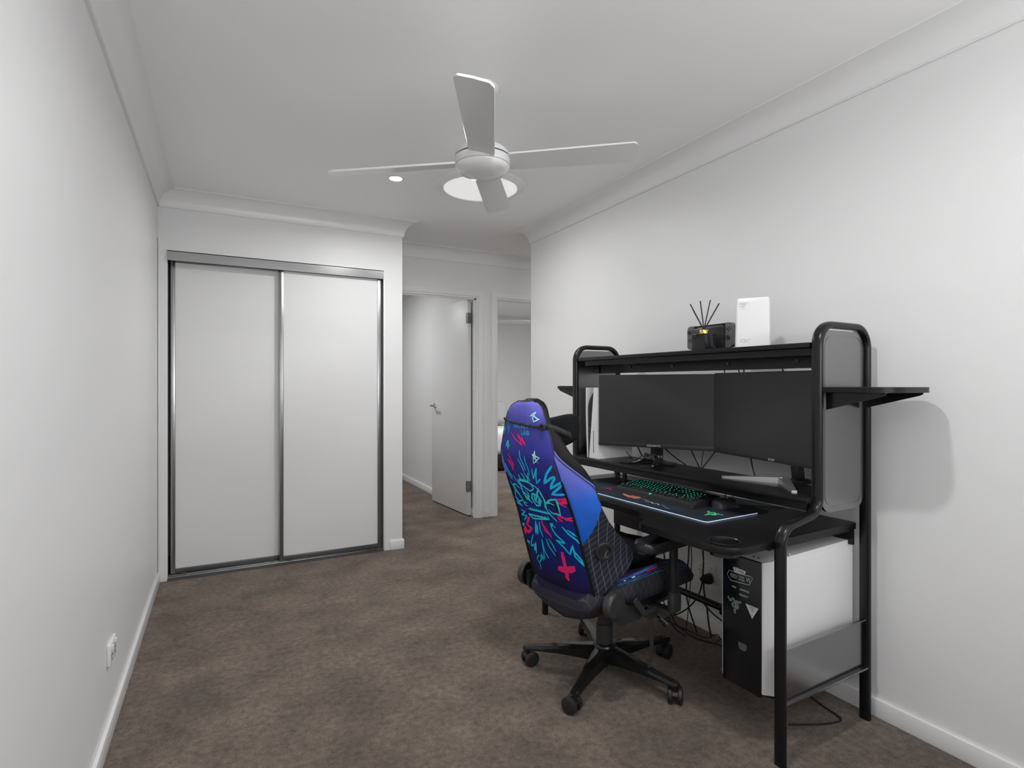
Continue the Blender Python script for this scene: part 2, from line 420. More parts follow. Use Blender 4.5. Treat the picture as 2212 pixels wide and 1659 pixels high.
# hall wall with two door openings
D1a, D1b, D2a, D2b, DZ = 1.285, 2.112, 2.291, 3.12, 2.055
sbox('wall_hall', [(XL - 0.1, D1a, YH, YH + 0.09, 0, CEIL), (D1b, D2a, YH, YH + 0.09, 0, CEIL), (D2b, 7.0, YH, YH + 0.09, 0, CEIL),
                   (D1a, D1b, YH, YH + 0.09, DZ, CEIL), (D2a, D2b, YH, YH + 0.09, DZ, CEIL)], M_WALL)
sbox('wall_hall_side', [(XR + 0.09, 5.0, YE - 0.09, YE, 0, CEIL), (5.0, 5.09, YE - 0.09, YH, 0, CEIL)], M_WALL)
sbox('wall_bedroom_party', [(2.105, 2.205, YH + 0.09, 9.0, 0, CEIL)], M_WALL)
sbox('wall_bedroom_far', [(-1.6, 7.0, 8.9, 9.0, 0, CEIL), (2.205, 3.05, 8.55, 8.9, 0, CEIL)], M_WALL)
sbox('wall_bedroom_left', [(-1.7, -1.6, YH + 0.09, 9.0, 0, CEIL)], M_WALL)
sbox('wall_bedroom_right', [(6.9, 7.0, YH + 0.09, 9.0, 0, CEIL)], M_WALL)
# wall behind the camera with the window the daylight comes through
WX0, WX1, WZ0, WZ1 = 0.05, 1.85, 0.80, 2.10
sbox('wall_near', [(XL - 0.1, WX0, YN - 0.1, YN, 0, CEIL), (WX1, XR + 0.1, YN - 0.1, YN, 0, CEIL), (WX0, WX1, YN - 0.1, YN, 0, WZ0), (WX0, WX1, YN - 0.1, YN, WZ1, CEIL)], M_WALL)
b = MB()
for q in ((WX0, WX0 + 0.05, WZ0, WZ1), (WX1 - 0.05, WX1, WZ0, WZ1), (WX0, WX1, WZ0, WZ0 + 0.05), (WX0, WX1, WZ1 - 0.05, WZ1), (0.925, 0.975, WZ0, WZ1)):
    b.box(q[0], q[1], YN - 0.08, YN - 0.03, q[2], q[3])
wf = struct(b.build('window_1', M_TRIM))
b = MB(); b.box(WX0 + 0.05, WX1 - 0.05, YN - 0.06, YN - 0.055, WZ0 + 0.05, WZ1 - 0.05)
mg = bpy.data.materials.new('window_glass'); mg.use_nodes = True; nt = mg.node_tree
nt.nodes['Principled BSDF'].inputs['Transmission Weight'].default_value = 1.0; nt.nodes['Principled BSDF'].inputs['Roughness'].default_value = 0.0; nt.nodes['Principled BSDF'].inputs['IOR'].default_value = 1.01
b.build('window_glass', mg, wf)

# cornices (scotia profile) : profile in (out from wall, down from ceiling)
CP = 0.092
prof = [(0, 0), (CP, 0), (CP, -0.006)] + [(CP - (CP - 0.012) * sin(t * pi / 2 / 8), -0.006 - (0.095) * (1 - cos(t * pi / 2 / 8))) for t in range(1, 9)] + [(0.010, -0.101), (0.010, -0.107), (0, -0.107)]
def cornice(name, p0, p1, out, m0=0.0, m1=0.0):
    """along p0->p1, profile projecting along out; m0/m1 shift the projecting part along the run for mitres"""
    p0 = Vector(p0 + (CEIL,)); p1 = Vector(p1 + (CEIL,)); o = Vector(out + (0,)); d = (p1 - p0).normalized()
    b = MB()
    loops = [[p + o * x + d * (k * x) + Vector((0, 0, z)) for x, z in prof] for p, k in ((p0, m0), (p1, m1))]
    b.loft(loops)
    return struct(b.build(name, M_TRIM, angle=30))
cornice('trim_1', (XL, YN), (XL, YC), (1, 0), 0, -1)
cornice('trim_2', (XL, YC), (XH, YC), (0, -1), 1, 1)
cornice('trim_3', (XR, YN), (XR, YE), (-1, 0), 0, 1)
cornice('trim_4', (XH, YH), (5.0, YH), (0, -1), 0, 0)
cornice('trim_5', (XH, YC), (XH, YH), (1, 0), -1, 0)
cornice('trim_6', (XR, YE), (5.0, YE), (0, 1), -1, 0)
cornice('trim_7', (2.105, YH + 0.09), (2.105, 8.9), (-1, 0), 0, 0)
# skirting
def skirt(name, x0, x1, y0, y1, h=0.068):
    b = MB(); b.box(x0, x1, y0, y1, 0, h, bev=0.003); return struct(b.build(name, M_TRIM))
skirt('baseboard_left', XL, XL + 0.014, YN, YC)
skirt('baseboard_right', XR - 0.014, XR, YN, YE + 0.014)
skirt('baseboard_right_end', XR - 0.014, XR + 0.09, YE, YE + 0.014)
skirt('baseboard_wardrobe_wall', 1.122, XH + 0.012, YC - 0.014, YC)
skirt('baseboard_wardrobe_end', XH, XH + 0.014, YC, YH)
skirt('baseboard_between_doors', 2.19, 2.212, YH - 0.014, YH)
skirt('baseboard_bedroom', 2.091, 2.105, YH + 0.09, 8.9)
# wardrobe jamb trim
b = MB()
b.box(OX0 - 0.049, OX0 - 0.040, YC - 0.014, YC, 0, 2.155, bev=0.003)
b.box(OX1, OX1 + 0.012, YC - 0.005, YC + 0.02, 0, OZ + 0.006, bev=0.001)
b.box(OX0, OX1, YC - 0.005, YC + 0.02, OZ, OZ + 0.006)
struct(b.build('trim_8', M_TRIM))
# door frames: architraves, jambs and stops
def doorframe(name, x0, x1):
    b = MB(); w = 0.044
    for yy0, yy1 in ((YH - 0.014, YH), (YH + 0.09, YH + 0.104)):
        b.box(x0 - w, x0, yy0, yy1, 0, DZ, bev=0.0); b.box(x1, x1 + w, yy0, yy1, 0, DZ, bev=0.0)
        b.box(x0 - w, x1 + w, yy0, yy1, DZ, DZ + w)
    b.box(x0, x0 + 0.018, YH - 0.004, YH + 0.094, 0, DZ - 0.018); b.box(x1 - 0.018, x1, YH - 0.004, YH + 0.094, 0, DZ - 0.018); b.box(x0, x1, YH - 0.004, YH + 0.094, DZ - 0.018, DZ)
    b.box(x0 + 0.018, x0 + 0.03, YH + 0.015, YH + 0.045, 0, DZ - 0.018); b.box(x1 - 0.03, x1 - 0.018, YH + 0.015, YH + 0.045, 0, DZ - 0.018)
    b.box(x0 + 0.018, x1 - 0.018, YH + 0.015, YH + 0.045, DZ - 0.03, DZ - 0.018)
    return struct(b.build(name, M_TRIM))
doorframe('trim_9', D1a, D1b); doorframe('trim_10', D2a, D2b)
# open flush door of the near bedroom, swung back against its wall
DM = T(2.082, YH + 0.094, 0.012) @ R(94.5, 'Z')      # local x runs from the hinges to the latch edge
dr = empty('door_1', DM, None, None, kind='structure')
b = MB(); b.box(0.0, 0.815, 0.0, 0.036, 0, 2.025, bev=0.0015); b.build('door_leaf', M_DOORW, dr)
for z in (0.22, 1.80):
    b = MB(); b.box(-0.004, 0.032, 0.0363, 0.0385, z, z + 0.10); b.box(-0.006, 0.0, -0.002, 0.036, z, z + 0.10)
    b.lathe([(0.006, 0), (0.006, 0.1)], 12, M=T(-0.004, 0.042, z)); b.build('hinge', M_STEELD, dr)
b = MB()
HM = T(0.74, 0.036, 1.005) @ R(-90, 'X')
b.lathe([(0.026, 0), (0.026, 0.006), (0.022, 0.009)], 24, M=HM)
b.lathe([(0.009, 0.0), (0.009, 0.05)], 12, M=HM)
b.tube([(0.745, 0.084, 1.005), (0.70, 0.086, 1.005), (0.635, 0.084, 1.003)], 0.009, n=10)
b.build('door_handle', M_CHROME, dr)

# ---------------------------------------------------------------- wardrobe doors and tracks
def sliding_door(x0, x1, y, z0, z1, label):
    t = empty('sliding_door', T((x0 + x1) / 2, y, z0), label, 'wardrobe door', 'sliding wardrobe doors')
    w = (x1 - x0) / 2; h = z1 - z0
    b = MB(); b.box(-w + 0.01, w - 0.01, -0.004, 0.004, 0.01, h - 0.01); b.build('door_panel', M_DOORW, t)
    for sx in (-1, 1):
        b = MB(); c = sx * (w - 0.013)
        b.box(c - 0.013, c + 0.013, -0.014, 0.014, 0, h, bev=0.003); b.box(c - 0.004, c + 0.002, -0.019, -0.013, 0, h, bev=0.002)
        b.build('stile', M_ALU, t)
    b = MB(); b.box(-w + 0.026, w - 0.026, -0.012, 0.012, 0, 0.030, bev=0.002); b.build('bottom_rail', M_ALUD, t)
    b = MB(); b.box(-w + 0.026, w - 0.026, -0.012, 0.012, h - 0.03, h, bev=0.002); b.build('top_rail', M_ALUD, t)
    b = MB()
    for sx in (-1, 1): b.box(sx * (w - 0.07) - 0.015, sx * (w - 0.07) + 0.015, -0.008, 0.008, -0.010, 0.002, bev=0.002)
    b.build('roller', M_GREYP, t)
    return t
sliding_door(OX0 + 0.014, 0.385, YC + 0.062, 0.026, 2.052, 'left wardrobe sliding door, white panel in an aluminium frame, beside the left wall')
sliding_door(0.355, OX1 - 0.014, YC + 0.024, 0.026, 2.052, 'right wardrobe sliding door, white panel in an aluminium frame, nearer the hall doors')
b = MB(); b.box(OX0, OX1, YC - 0.012, YC - 0.009, 2.022, OZ - 0.001); b.box(OX0, OX1, YC - 0.012, YC + 0.085, OZ - 0.006, OZ - 0.001)
b.box(OX0, OX1, YC + 0.041, YC + 0.044, 2.045, OZ - 0.005)
tag(b.build('wardrobe_head_track', M_ALUT), 'aluminium head track along the top of the wardrobe opening', 'track')
b = MB(); b.box(OX0, OX1, YC - 0.014, YC + 0.085, 0, 0.006)
for y in (YC - 0.014, YC + 0.004, YC + 0.042, YC + 0.08): b.box(OX0, OX1, y, y + 0.004, 0.005, 0.014)
tag(b.build('wardrobe_floor_track', M_ALU), 'aluminium floor track under the wardrobe sliding doors', 'track')

# ---------------------------------------------------------------- power outlets
def outlet(M, label, grp=None, wide=0.116, plugged=False):
    t = empty('power_outlet', M, label, 'power outlet', grp)
    # local: x along the wall, y out of the wall, z up
    b = MB(); b.box(-wide / 2, wide / 2, 0, 0.011, -0.036, 0.036, bev=0.002); b.build('face_plate', M_WHITEP, t)
    for sx in (-0.033, 0.033):
        b = MB(); b.box(sx - 0.006, sx + 0.006, 0.010, 0.017, 0.014, 0.028, bev=0.001, M=None); b.build('switch', M_WHITEP, t)
        b = MB()
        for k, (ox, a) in enumerate(((-0.008, 28), (0.008, -28), (0.0, 0))):
            oz = -0.004 if k < 2 else -0.019
            b.box(-0.0012, 0.0012, -0.0005, 0.0012, -0.0045, 0.0045, M=T(sx + ox, 0.0108, oz) @ R(a, 'Y'))
        b.build('socket_slots', M_VOID, t)
    return t
outlet(T(XL, 2.418, 0.292) @ R(-90, 'Z'), 'white double power outlet low on the left wall', 'double power outlets')

# ---------------------------------------------------------------- ceiling lights
t = empty('downlight', T(0.915, 3.223, CEIL), 'round recessed downlight shining in the ceiling left of the fan', 'downlight')
b = MB(); b.lathe([(0.036, -0.004), (0.040, -0.006), (0.047, -0.005), (0.050, 0.0)], 40, cap=False); b.build('trim_ring', M_TRIM, t)
b = MB(); b.lathe([(0.0372, -0.003), (0.0372, -0.002)], 40); b.build('lens', M_LAMP, t)
t = empty('skylight', T(1.414, 3.111, CEIL), 'round tubular skylight with a white diffuser in the ceiling behind the fan', 'skylight')
b = MB(); b.lathe([(0.226, -0.018), (0.230, -0.022), (0.240, -0.019), (0.262, -0.007), (0.273, -0.004), (0.276, 0.0)], 64, cap=False); b.build('trim_ring', M_TRIM, t)
b = MB(); b.lathe([(0.227, -0.017), (0.16, -0.021), (0.08, -0.023), (0.001, -0.024)], 64, cap=False); b.build('diffuser', M_SKYL, t)

# ---------------------------------------------------------------- ceiling fans
M_FAN = mat('white_fan_enamel', (0.74, 0.74, 0.74), 0.22)
def fan(loc, zb, R0, a0, label, tilt=(0.0, 0.0), pitch=13, group=None):
    x, y = loc
    t = empty('ceiling_fan', T(x, y, CEIL), label, 'ceiling fan', group)
    dz = zb - CEIL
    b = MB(); b.lathe([(0.070, 0.0), (0.070, -0.012), (0.062, -0.026), (0.036, -0.036), (0.02, -0.040)], 40); b.build('ceiling_canopy', M_FAN, t)
    b = MB(); b.lathe([(0.0125, -0.05), (0.0125, dz + 0.04)], 20); b.build('downrod', M_FAN, t)
    b = MB(); b.lathe([(0.03, dz + 0.07), (0.06, dz + 0.062), (0.100, dz + 0.045), (0.112, dz + 0.030), (0.113, dz + 0.016)], 48)
    b.lathe([(0.108, dz + 0.018), (0.108, dz + 0.008)], 48, mi=1)
    b.lathe([(0.114, dz + 0.010), (0.114, dz - 0.020), (0.109, dz - 0.022)], 48); b.build('motor_housing', [M_FAN, M_VOID], t)
    b = MB(); b.lathe([(0.107, dz - 0.020), (0.112, dz - 0.024), (0.110, dz - 0.032), (0.095, dz - 0.045), (0.06, dz - 0.055), (0.02, dz - 0.060), (0.001, dz - 0.061)], 48, cap=False)
    b.build('motor_cap', mat('fan_cap_gloss', (0.80, 0.80, 0.80), 0.1), t)
    r0 = 0.105
    out = [(r0, -0.052), (R0 - 0.016, -0.064), (R0, -0.052), (R0 + 0.004, 0.0), (R0, 0.050), (R0 - 0.022, 0.064), (r0, 0.054)]
    first = None
    for k in range(4):
        a = a0 + k * pi / 2 + (0.0, -0.06, 0.0, 0.035)[k]
        tz = atan2(tilt[0] * cos(a) + tilt[1] * sin(a), 1)
        M = T(0, 0, dz - 0.006) @ Matrix.Rotation(a, 4, 'Z') @ Matrix.Rotation(-tz, 4, 'Y') @ R(-pitch, 'X')
        if first is None:
            b = MB(); b.prism([tuple(p) for p in fillet(out, 0.012, 3, True)], -0.004, 0.004, bev=0.0018); first = b.mesh('fan_blade', M_FAN, angle=20)
        o = bpy.data.objects.new('fan_blade', first); COL.objects.link(o); o.parent = t; o.matrix_local = M
    return t
fan((0.953, 2.077), 2.158, 0.63, -0.507, 'white four-blade ceiling fan with round motor hub in the near room', tilt=(0.054, -0.03))
fan((2.92, 6.25), 2.02, 0.62, -0.46, 'white ceiling fan seen through the right doorway', pitch=10)

# ---------------------------------------------------------------- bed in the far bedroom
t = empty('bed', T(4.25, 7.93, 0), 'black-based bed with white bedding seen through the right doorway', 'bed')
b = MB(); b.box(-0.98, 0.98, -0.86, 0.86, 0.02, 0.27, bev=0.01); b.box(-0.985, 0.985, -0.868, 0.868, 0.055, 0.062, mi=1); b.build('bed_base', [mat('black_bed_base', (0.008, 0.008, 0.008), 0.35), M_PLASTM], t)
b = MB(); b.box(-1.0, 1.0, -0.90, 0.88, 0.23, 0.60, bev=0.09, seg=5)
o = b.build('quilt', M_QUILTW, t)
t2 = empty('pillow', T(3.66, 7.66, 0.765), 'grey pillow propped on the bed in the far bedroom', 'pillow')
b = MB(); b.box(-0.28, 0.28, -0.09, 0.09, -0.14, 0.22, bev=0.085, seg=5, M=R(-18, 'X')); b.build('pillow_cover', mat('grey_linen', (0.38, 0.38, 0.38), 0.9), t2)
# ================================================================ the desk (local x = depth towards the wall, y = along the wall away from the camera)
DK = T(1.611, 1.190, 0) @ R(2.5, 'Z')
desk = empty('gaming_desk', DK, 'black gaming desk with rounded side frames and raised shelves, against the right wall', 'desk')
LEN = 1.38
XZ = R(90, 'X')      # local XY polygon -> XZ plane, extrusion towards -Y
def fpath(): return [(p[0], 0.0, p[1]) for p in fillet([(0, 0), (0, 0.768), (0.205, 0.800), (0.205, 1.448), (0.507, 1.448), (0.507, 0)], [0, 0.062, 0.062, 0.075, 0.075, 0], 10)]
for a in (0.0, LEN):
    b = MB(); b.tube([(x, a, z) for x, y, z in fpath()], 0.0125, 0.0190, n=20, up=(0.001, 1, 0), e=3.0); b.build('side_frame', M_BLACK, desk)
    s = 1 if a else -1
    # sheet panel set in the upper loop
    b = MB()
    o1 = rrect(0.222, 0.490, 0.792, 1.430, 0.055, 8)
    o2 = rrect(0.240, 0.472, 0.812, 1.412, 0.040, 8); o3 = rrect(0.243, 0.469, 0.815, 1.409, 0.038, 8)
    ya = a + s * 0.004
    def lp(pts, y): return [(p[0], y, p[1]) for p in pts]
    b.loft([lp(o1, ya - s * 0.010), lp(o1, ya), lp(o2, ya), lp(o2, ya - s * 0.0012), lp(o3, ya - s * 0.0012), lp(o3, ya)], cap=True)
    b.build('side_panel', M_PANEL, desk)
    # chrome screws
    for sx, sz in ((0.016, 0.689), (0.512, 0.183)):
        b = MB(); b.lathe([(0.0055, 0), (0.0055, 0.002), (0.003, 0.0035)], 14, M=T(sx, a + s * 0.0190, sz) @ R(90 if s < 0 else -90, 'X')); b.build('screw', M_CHROME, desk)
    # rubber feet
    for fx in (0.0, 0.507):
        b = MB(); b.lathe([(0.0115, 0.0), (0.0115, 0.004)], 16, M=T(fx, a, 0) @ Matrix.Diagonal((1, 1.35, 1, 1))); b.build('foot', M_RUBBER, desk)
# worktop, front edge set back in the middle
top = fillet([(0.490, 0.020), (-0.222, 0.020), (-0.222, 0.425), (-0.120, 0.470), (-0.088, 0.56), (-0.088, 0.82), (-0.120, 0.91), (-0.222, 0.955), (-0.222, LEN - 0.020), (0.490, LEN - 0.020)],
             [0.01, 0.085, 0.035, 0.03, 0.05, 0.05, 0.03, 0.035, 0.085, 0.01], 8, True)
b = MB(); b.prism([tuple(p) for p in top], 0.702, 0.725, bev=0.003); wt = b.build('worktop', M_BOARD, desk)
b = MB(); b.lathe([(0.047, 0.68), (0.047, 0.74)], 40, M=T(-0.150, 0.098, 0)); ct = b.build('cutter', M_BOARD, desk)   # hole for the cup holder
bo = wt.modifiers.new('hole', 'BOOLEAN'); bo.operation = 'DIFFERENCE'; bo.object = ct; bo.solver = 'EXACT'
bpy.context.view_layer.update()
me_ = bpy.data.meshes.new_from_object(wt.evaluated_get(bpy.context.evaluated_depsgraph_get()))
me_.set_sharp_from_angle(angle=radians(28)); wt.modifiers.clear(); wt.data = me_; bpy.data.objects.remove(ct)
b = MB(); b.box(-0.035, 0.02, 0.50, 0.88, 0.686, 0.702, bev=0.004); b.build('front_tray', M_PLASTM, desk)
for a in (0.045, LEN - 0.03):      # steel rail under each end
    b = MB(); b.box(-0.01, 0.47, a - 0.012, a + 0.012, 0.690, 0.702, bev=0.002); b.build('worktop_rail', M_BLACK, desk)
# cup holder
b = MB(); cm = T(-0.150, 0.098, 0)
b.lathe([(0.052, 0.7255), (0.053, 0.729), (0.049, 0.7305), (0.046, 0.728), (0.044, 0.716), (0.043, 0.690), (0.001, 0.6895)], 40, M=cm, cap=False)
b.lathe([(0.0455, 0.702), (0.046, 0.684), (0.001, 0.683)], 40, M=cm, cap=False)
b.build('cup_holder', mat('cup_holder_plastic', (0.012, 0.012, 0.013), 0.22), desk)
# monitor shelf with its feet and stiffening rail
b = MB(); b.box(0.158, 0.412, 0.010, LEN - 0.010, 0.832, 0.850, bev=0.002); b.build('monitor_shelf', M_BOARD, desk)
b = MB(); b.box(0.170, 0.190, 0.018, LEN - 0.018, 0.805, 0.832); b.box(0.395, 0.410, 0.018, LEN - 0.018, 0.805, 0.832); b.build('shelf_rail', M_BLACK, desk)
for fy in (1.05,):
    b = MB(); b.lathe([(0.020, 0.725), (0.020, 0.731), (0.012, 0.735), (0.012, 0.826), (0.020, 0.832)], 20, M=T(0.27, fy, 0)); b.build('shelf_foot', M_PLAST, desk)
# top shelf
b = MB(); b.box(0.190, 0.405, 0.020, LEN - 0.040, 1.368, 1.3855, bev=0.0015); b.build('top_shelf', M_BOARD, desk)
b = MB(); b.box(0.205, 0.225, 0.020, LEN - 0.085, 1.342, 1.3655); b.build('top_shelf_front_rail', M_BOARD, desk)
b = MB(); b.box(0.372, 0.402, 0.014, LEN - 0.014, 1.302, 1.368); b.build('rear_beam', M_BLACK, desk)
for sy in (0.18, 0.50, 0.82, 1.12):
    b = MB(); b.lathe([(0.008, 0), (0.008, 0.004), (0.004, 0.006)], 14, M=T(0.372, sy, 1.33) @ R(-90, 'Y')); b.build('rail_bolt', M_GREYP, desk)
# side shelves with folded brackets
for a, s in ((-0.012, -1), (LEN + 0.012, 1)):
    y1 = a + s * 0.224
    pts = fillet([(0.205, a), (0.205, y1), (0.505, y1), (0.505, a)], [0, 0.085, 0.085, 0], 10, True)
    b = MB(); b.prism([tuple(p) for p in pts], 1.2125, 1.2305, bev=0.0015); b.build('side_shelf', M_BOARD, desk)
    for bx in (0.236, 0.474):
        b = MB()
        pr_ = [(a, 1.2125), (a + s * 0.190, 1.2125), (a + s * 0.190, 1.206), (a + s * 0.180, 1.201), (a, 1.152)]
        b.loft([[(bx - 0.0015, y, z) for y, z in pr_], [(bx + 0.0015, y, z) for y, z in pr_]])
        b.box(bx - 0.0015, bx + 0.020, min(a, a + s * 0.185), max(a, a + s * 0.185), 1.2100, 1.2125)
        b.build('shelf_bracket', M_BLACK, desk)
# cage for the computer: low side sheet, tray and inner post
b = MB()
b.box(0.008, 0.500, -0.002, 0.0, 0.192, 0.374); b.box(0.008, 0.500, -0.012, 0.0, 0.372, 0.375); b.box(0.008, 0.500, -0.016, 0.0, 0.1915, 0.194)
b.box(0.008, 0.500, -0.016, -0.014, 0.1915, 0.199)
b.build('low_side_panel', M_PANEL, desk)
b = MB(); b.box(0.07, 0.50, 0.055, 0.300, 0.159, 0.1645, bev=0.002); b.box(0.10, 0.50, 0.296, 0.300, 0.160, 0.20); b.build('computer_tray', M_PANEL, desk)
b = MB(); b.box(0.42, 0.46, 0.302, 0.318, 0.150, 0.702, bev=0.003); b.build('inner_post', M_BLACK, desk)
b = MB(); b.tube([(0.460, 0.31, 0.210), (0.460, LEN, 0.210)], 0.0165, 0.0165, n=16); b.box(0.435, 0.485, 0.565, 0.600, 0.185, 0.235, bev=0.006); b.build('rear_stretcher', M_BLACK, desk)
b = MB(); b.box(0.470, 0.474, 1.02, LEN - 0.012, 0.435, 0.515); b.build('modesty_panel', M_BLACK, desk)
b = MB(); b.box(0.48, 0.49, 0.03, LEN - 0.03, 0.640, 0.702); b.build('rear_rail', M_BLACK, desk)

def dk(x, y, z, rz=0): return DK @ T(x, y, z) @ R(rz, 'Z')
FACE = Matrix(((0, 0, -1, 0), (-1, 0, 0, 0), (0, 1, 0, 0), (0, 0, 0, 1)))   # text XY -> plane facing -x, reading left to right for a viewer at -x

def snakes(b, mi, f, k=1.0, w=0.05):
    """three entwined snakes emblem in a 1x1 field"""
    base = [(0.02, 0.06), (0.10, 0.16), (0.03, 0.26), (-0.06, 0.32), (-0.02, 0.42), (0.06, 0.50)]
    A = [(0.0, -0.50), (0.05, -0.40), (-0.02, -0.32), (0.07, -0.24), (0.0, -0.14), (-0.12, -0.08), (-0.16, 0.04), (-0.08, 0.14), (0.04, 0.10)]
    B = [(-0.50, 0.44), (-0.42, 0.32), (-0.34, 0.22), (-0.24, 0.26), (-0.17, 0.38), (-0.06, 0.38), (0.0, 0.26), (0.02, 0.10), (0.10, -0.02), (0.20, -0.04)]
    Cc = [(0.50, 0.30), (0.38, 0.34), (0.30, 0.24), (0.22, 0.30), (0.12, 0.28), (0.16, 0.14), (0.26, 0.06), (0.26, -0.08), (0.14, -0.14), (0.02, -0.10)]
    for pl in (A, B, Cc):
        q = [tuple(p) for p in spline([(x, y) for x, y in pl], 4)]
        b.strip([(x * k, y * k) for x, y in q], None, w * k, mi, f)

# ---------------------------------------------------------------- monitors
def monitor(M, w, h, label, word, wsize, wx):
    t = empty('monitor', M, label, 'monitor')
    b = MB(); b.box(0.0, 0.018, -w / 2, w / 2, 0, h, bev=0.002); b.box(0.018, 0.045, -w * 0.30, w * 0.30, 0.06, h - 0.06, bev=0.012); b.build('housing', M_PLASTM, t)
    b = MB(); b.box(-0.0015, 0.001, -w / 2 + 0.003, w / 2 - 0.003, 0.022, h - 0.003); b.build('screen', M_SCREEN, t)
    b = MB(); b.box(-0.003, 0.001, -w / 2, w / 2, 0.0, 0.0215, bev=0.001); b.build('lower_bezel', M_PLASTM, t)
    b = MB(); b.text(word, wsize, 0, T(-0.0034, wx, 0.0105) @ FACE, xscale=1.25); b.build('brand_lettering', M_PRINTW, t, recalc=False)
    return t
m1 = monitor(dk(0.304, 0.878, 0.928, 29.1), 0.572, 0.360, 'left monitor with a black screen, above the game controller', 'GIGABYTE', 0.0115, 0.0)
m2 = monitor(dk(0.381, 0.330, 0.926, -11.6), 0.610, 0.366, 'right monitor with a black screen, on the silver V-shaped stand', 'acer', 0.016, -0.043)
# stand of the left one: column and dark angled feet
b = MB(); b.box(0.045, 0.062, -0.030, 0.030, -0.060, 0.20, bev=0.004); b.build('stand_column', M_PLAST, m1)
b = MB()
for s in (-1, 1):
    pts = [(0.085, -0.02 * s), (0.045, 0.03 * s), (-0.035, 0.12 * s), (-0.055, 0.10 * s), (-0.01, 0.0)]
    if s < 0: pts = pts[::-1]
    b.prism(pts, -0.074, -0.060, bev=0.002)
b.build('stand_foot', M_PLAST, m1)
# stand of the right one
b = MB()
b.loft([[(0.056, -0.125, -0.062), (0.056, -0.088, -0.062), (0.085, -0.088, -0.062), (0.085, -0.125, -0.062)], [(0.030, -0.135, 0.16), (0.030, -0.085, 0.16), (0.045, -0.085, 0.16), (0.045, -0.135, 0.16)]])
b.build('stand_column', M_PLAST, m2)
b = MB(); b.lathe([(0.045, -0.0755), (0.045, -0.068), (0.03, -0.060)], 32, M=T(0.075, -0.112, 0)); b.build('stand_hub', M_PLAST, m2)
L2 = (dk(0.381, 0.330, 0.926, -11.6)).inverted() @ DK
for s, e in ((1, (0.265, 0.434)), (-1, (0.219, 0.095))):
    b = MB(); p0 = (L2 @ Vector((0.362, 0.232, 0))).to_2d(); p1 = (L2 @ Vector((e[0], e[1], 0))).to_2d(); d = (p1 - p0).normalized(); nn = Vector((-d.y, d.x))
    q = [p0 + nn * 0.022, p0 - nn * 0.022, p1 - nn * 0.009, p1 + nn * 0.009]
    zt = [-0.050, -0.050, -0.068, -0.068]
    b.loft([[(p.x, p.y, -0.0758) for p in q], [(p.x, p.y, z) for p, z in zip(q, zt)]])
    b.box(-0.007, 0.007, -0.009, 0.009, -0.0757, -0.0665, M=T(p1.x, p1.y, 0) @ Matrix.Rotation(atan2(d.y, d.x), 4, 'Z'), mi=1)
    b.build('stand_foot', [M_SILVER, M_CHROME], m2)

# ---------------------------------------------------------------- white game console standing on the shelf
t = empty('game_console', dk(0.185, 1.208, 0.850, 0), 'tall white game console with a black core standing left of the monitors', 'game console')
def cplate(s, h, dep, off):
    b = MB(); n = 14; loops = []
    for i in range(n + 1):
        z = h * i / n; k = i / n
        y = off(k); x0 = 0.004 + 0.012 * (1 - k) * 0; x1 = dep
        th = 0.0035
        loops.append([(x0, s * (y - th), z), (x0 - 0.004, s * y, z), (x0, s * (y + th), z), (x1, s * (y * 0.72 + th), z), (x1, s * (y * 0.72 - th), z)])
    b.loft(loops); return b
b = cplate(1, 0.372, 0.235, lambda k: 0.043 + 0.012 * k + 0.004 * sin(pi * k)); b.build('left_shell', M_WHITEP, t)
b = MB(); n = 16; loops = []
for i in range(n + 1):
    k = i / n; z = 0.372 * k
    yi = 0.018 - 0.052 * k ** 1.0 + 0.0  # inner edge next to the core
    yi = -(-0.026 + 0.0) if False else (0.026 - 0.040 * k)
    loops.append([(0.0, yi, z), (-0.003, yi - 0.003, z), (-0.002, -0.050, z), (0.004, -0.054, z), (0.235, -0.050, z), (0.235, -0.044, z), (0.03, yi - 0.002, z)])
b.loft(loops)
b.box(-0.0035, -0.0015, -0.016, -0.012, 0.028, 0.145, mi=1); b.build('right_shell', [M_WHITEP, M_GREYP], t)
b = MB(); loops = []
for i in range(21):
    k = i / 20; z = 0.355 * k
    yr = 0.024 - 0.036 * k; yl = 0.040 + 0.004 * k - (0.052 * max(0, (k - 0.72) / 0.28) ** 2.0)
    yl = max(yl, yr + 0.001)
    loops.append([(0.006, yr, z), (0.006, yl, z), (0.22, yl, z), (0.22, yr, z)])
b.loft(loops); b.build('core', mat('console_core_gloss', (0.004, 0.004, 0.010), 0.12), t)
for z_ in (0.120, 0.150):
    b = MB(); b.box(-0.0005, 0.0065, 0.026, 0.030, z_, z_ + 0.008); b.build('front_port', M_GREYP, t)

# ---------------------------------------------------------------- game controller
t = empty('game_controller', dk(0.208, 0.808, 0.850, -4), 'black glossy gamepad lying on the raised shelf under the left monitor', 'game controller')
b = MB()
loops = []
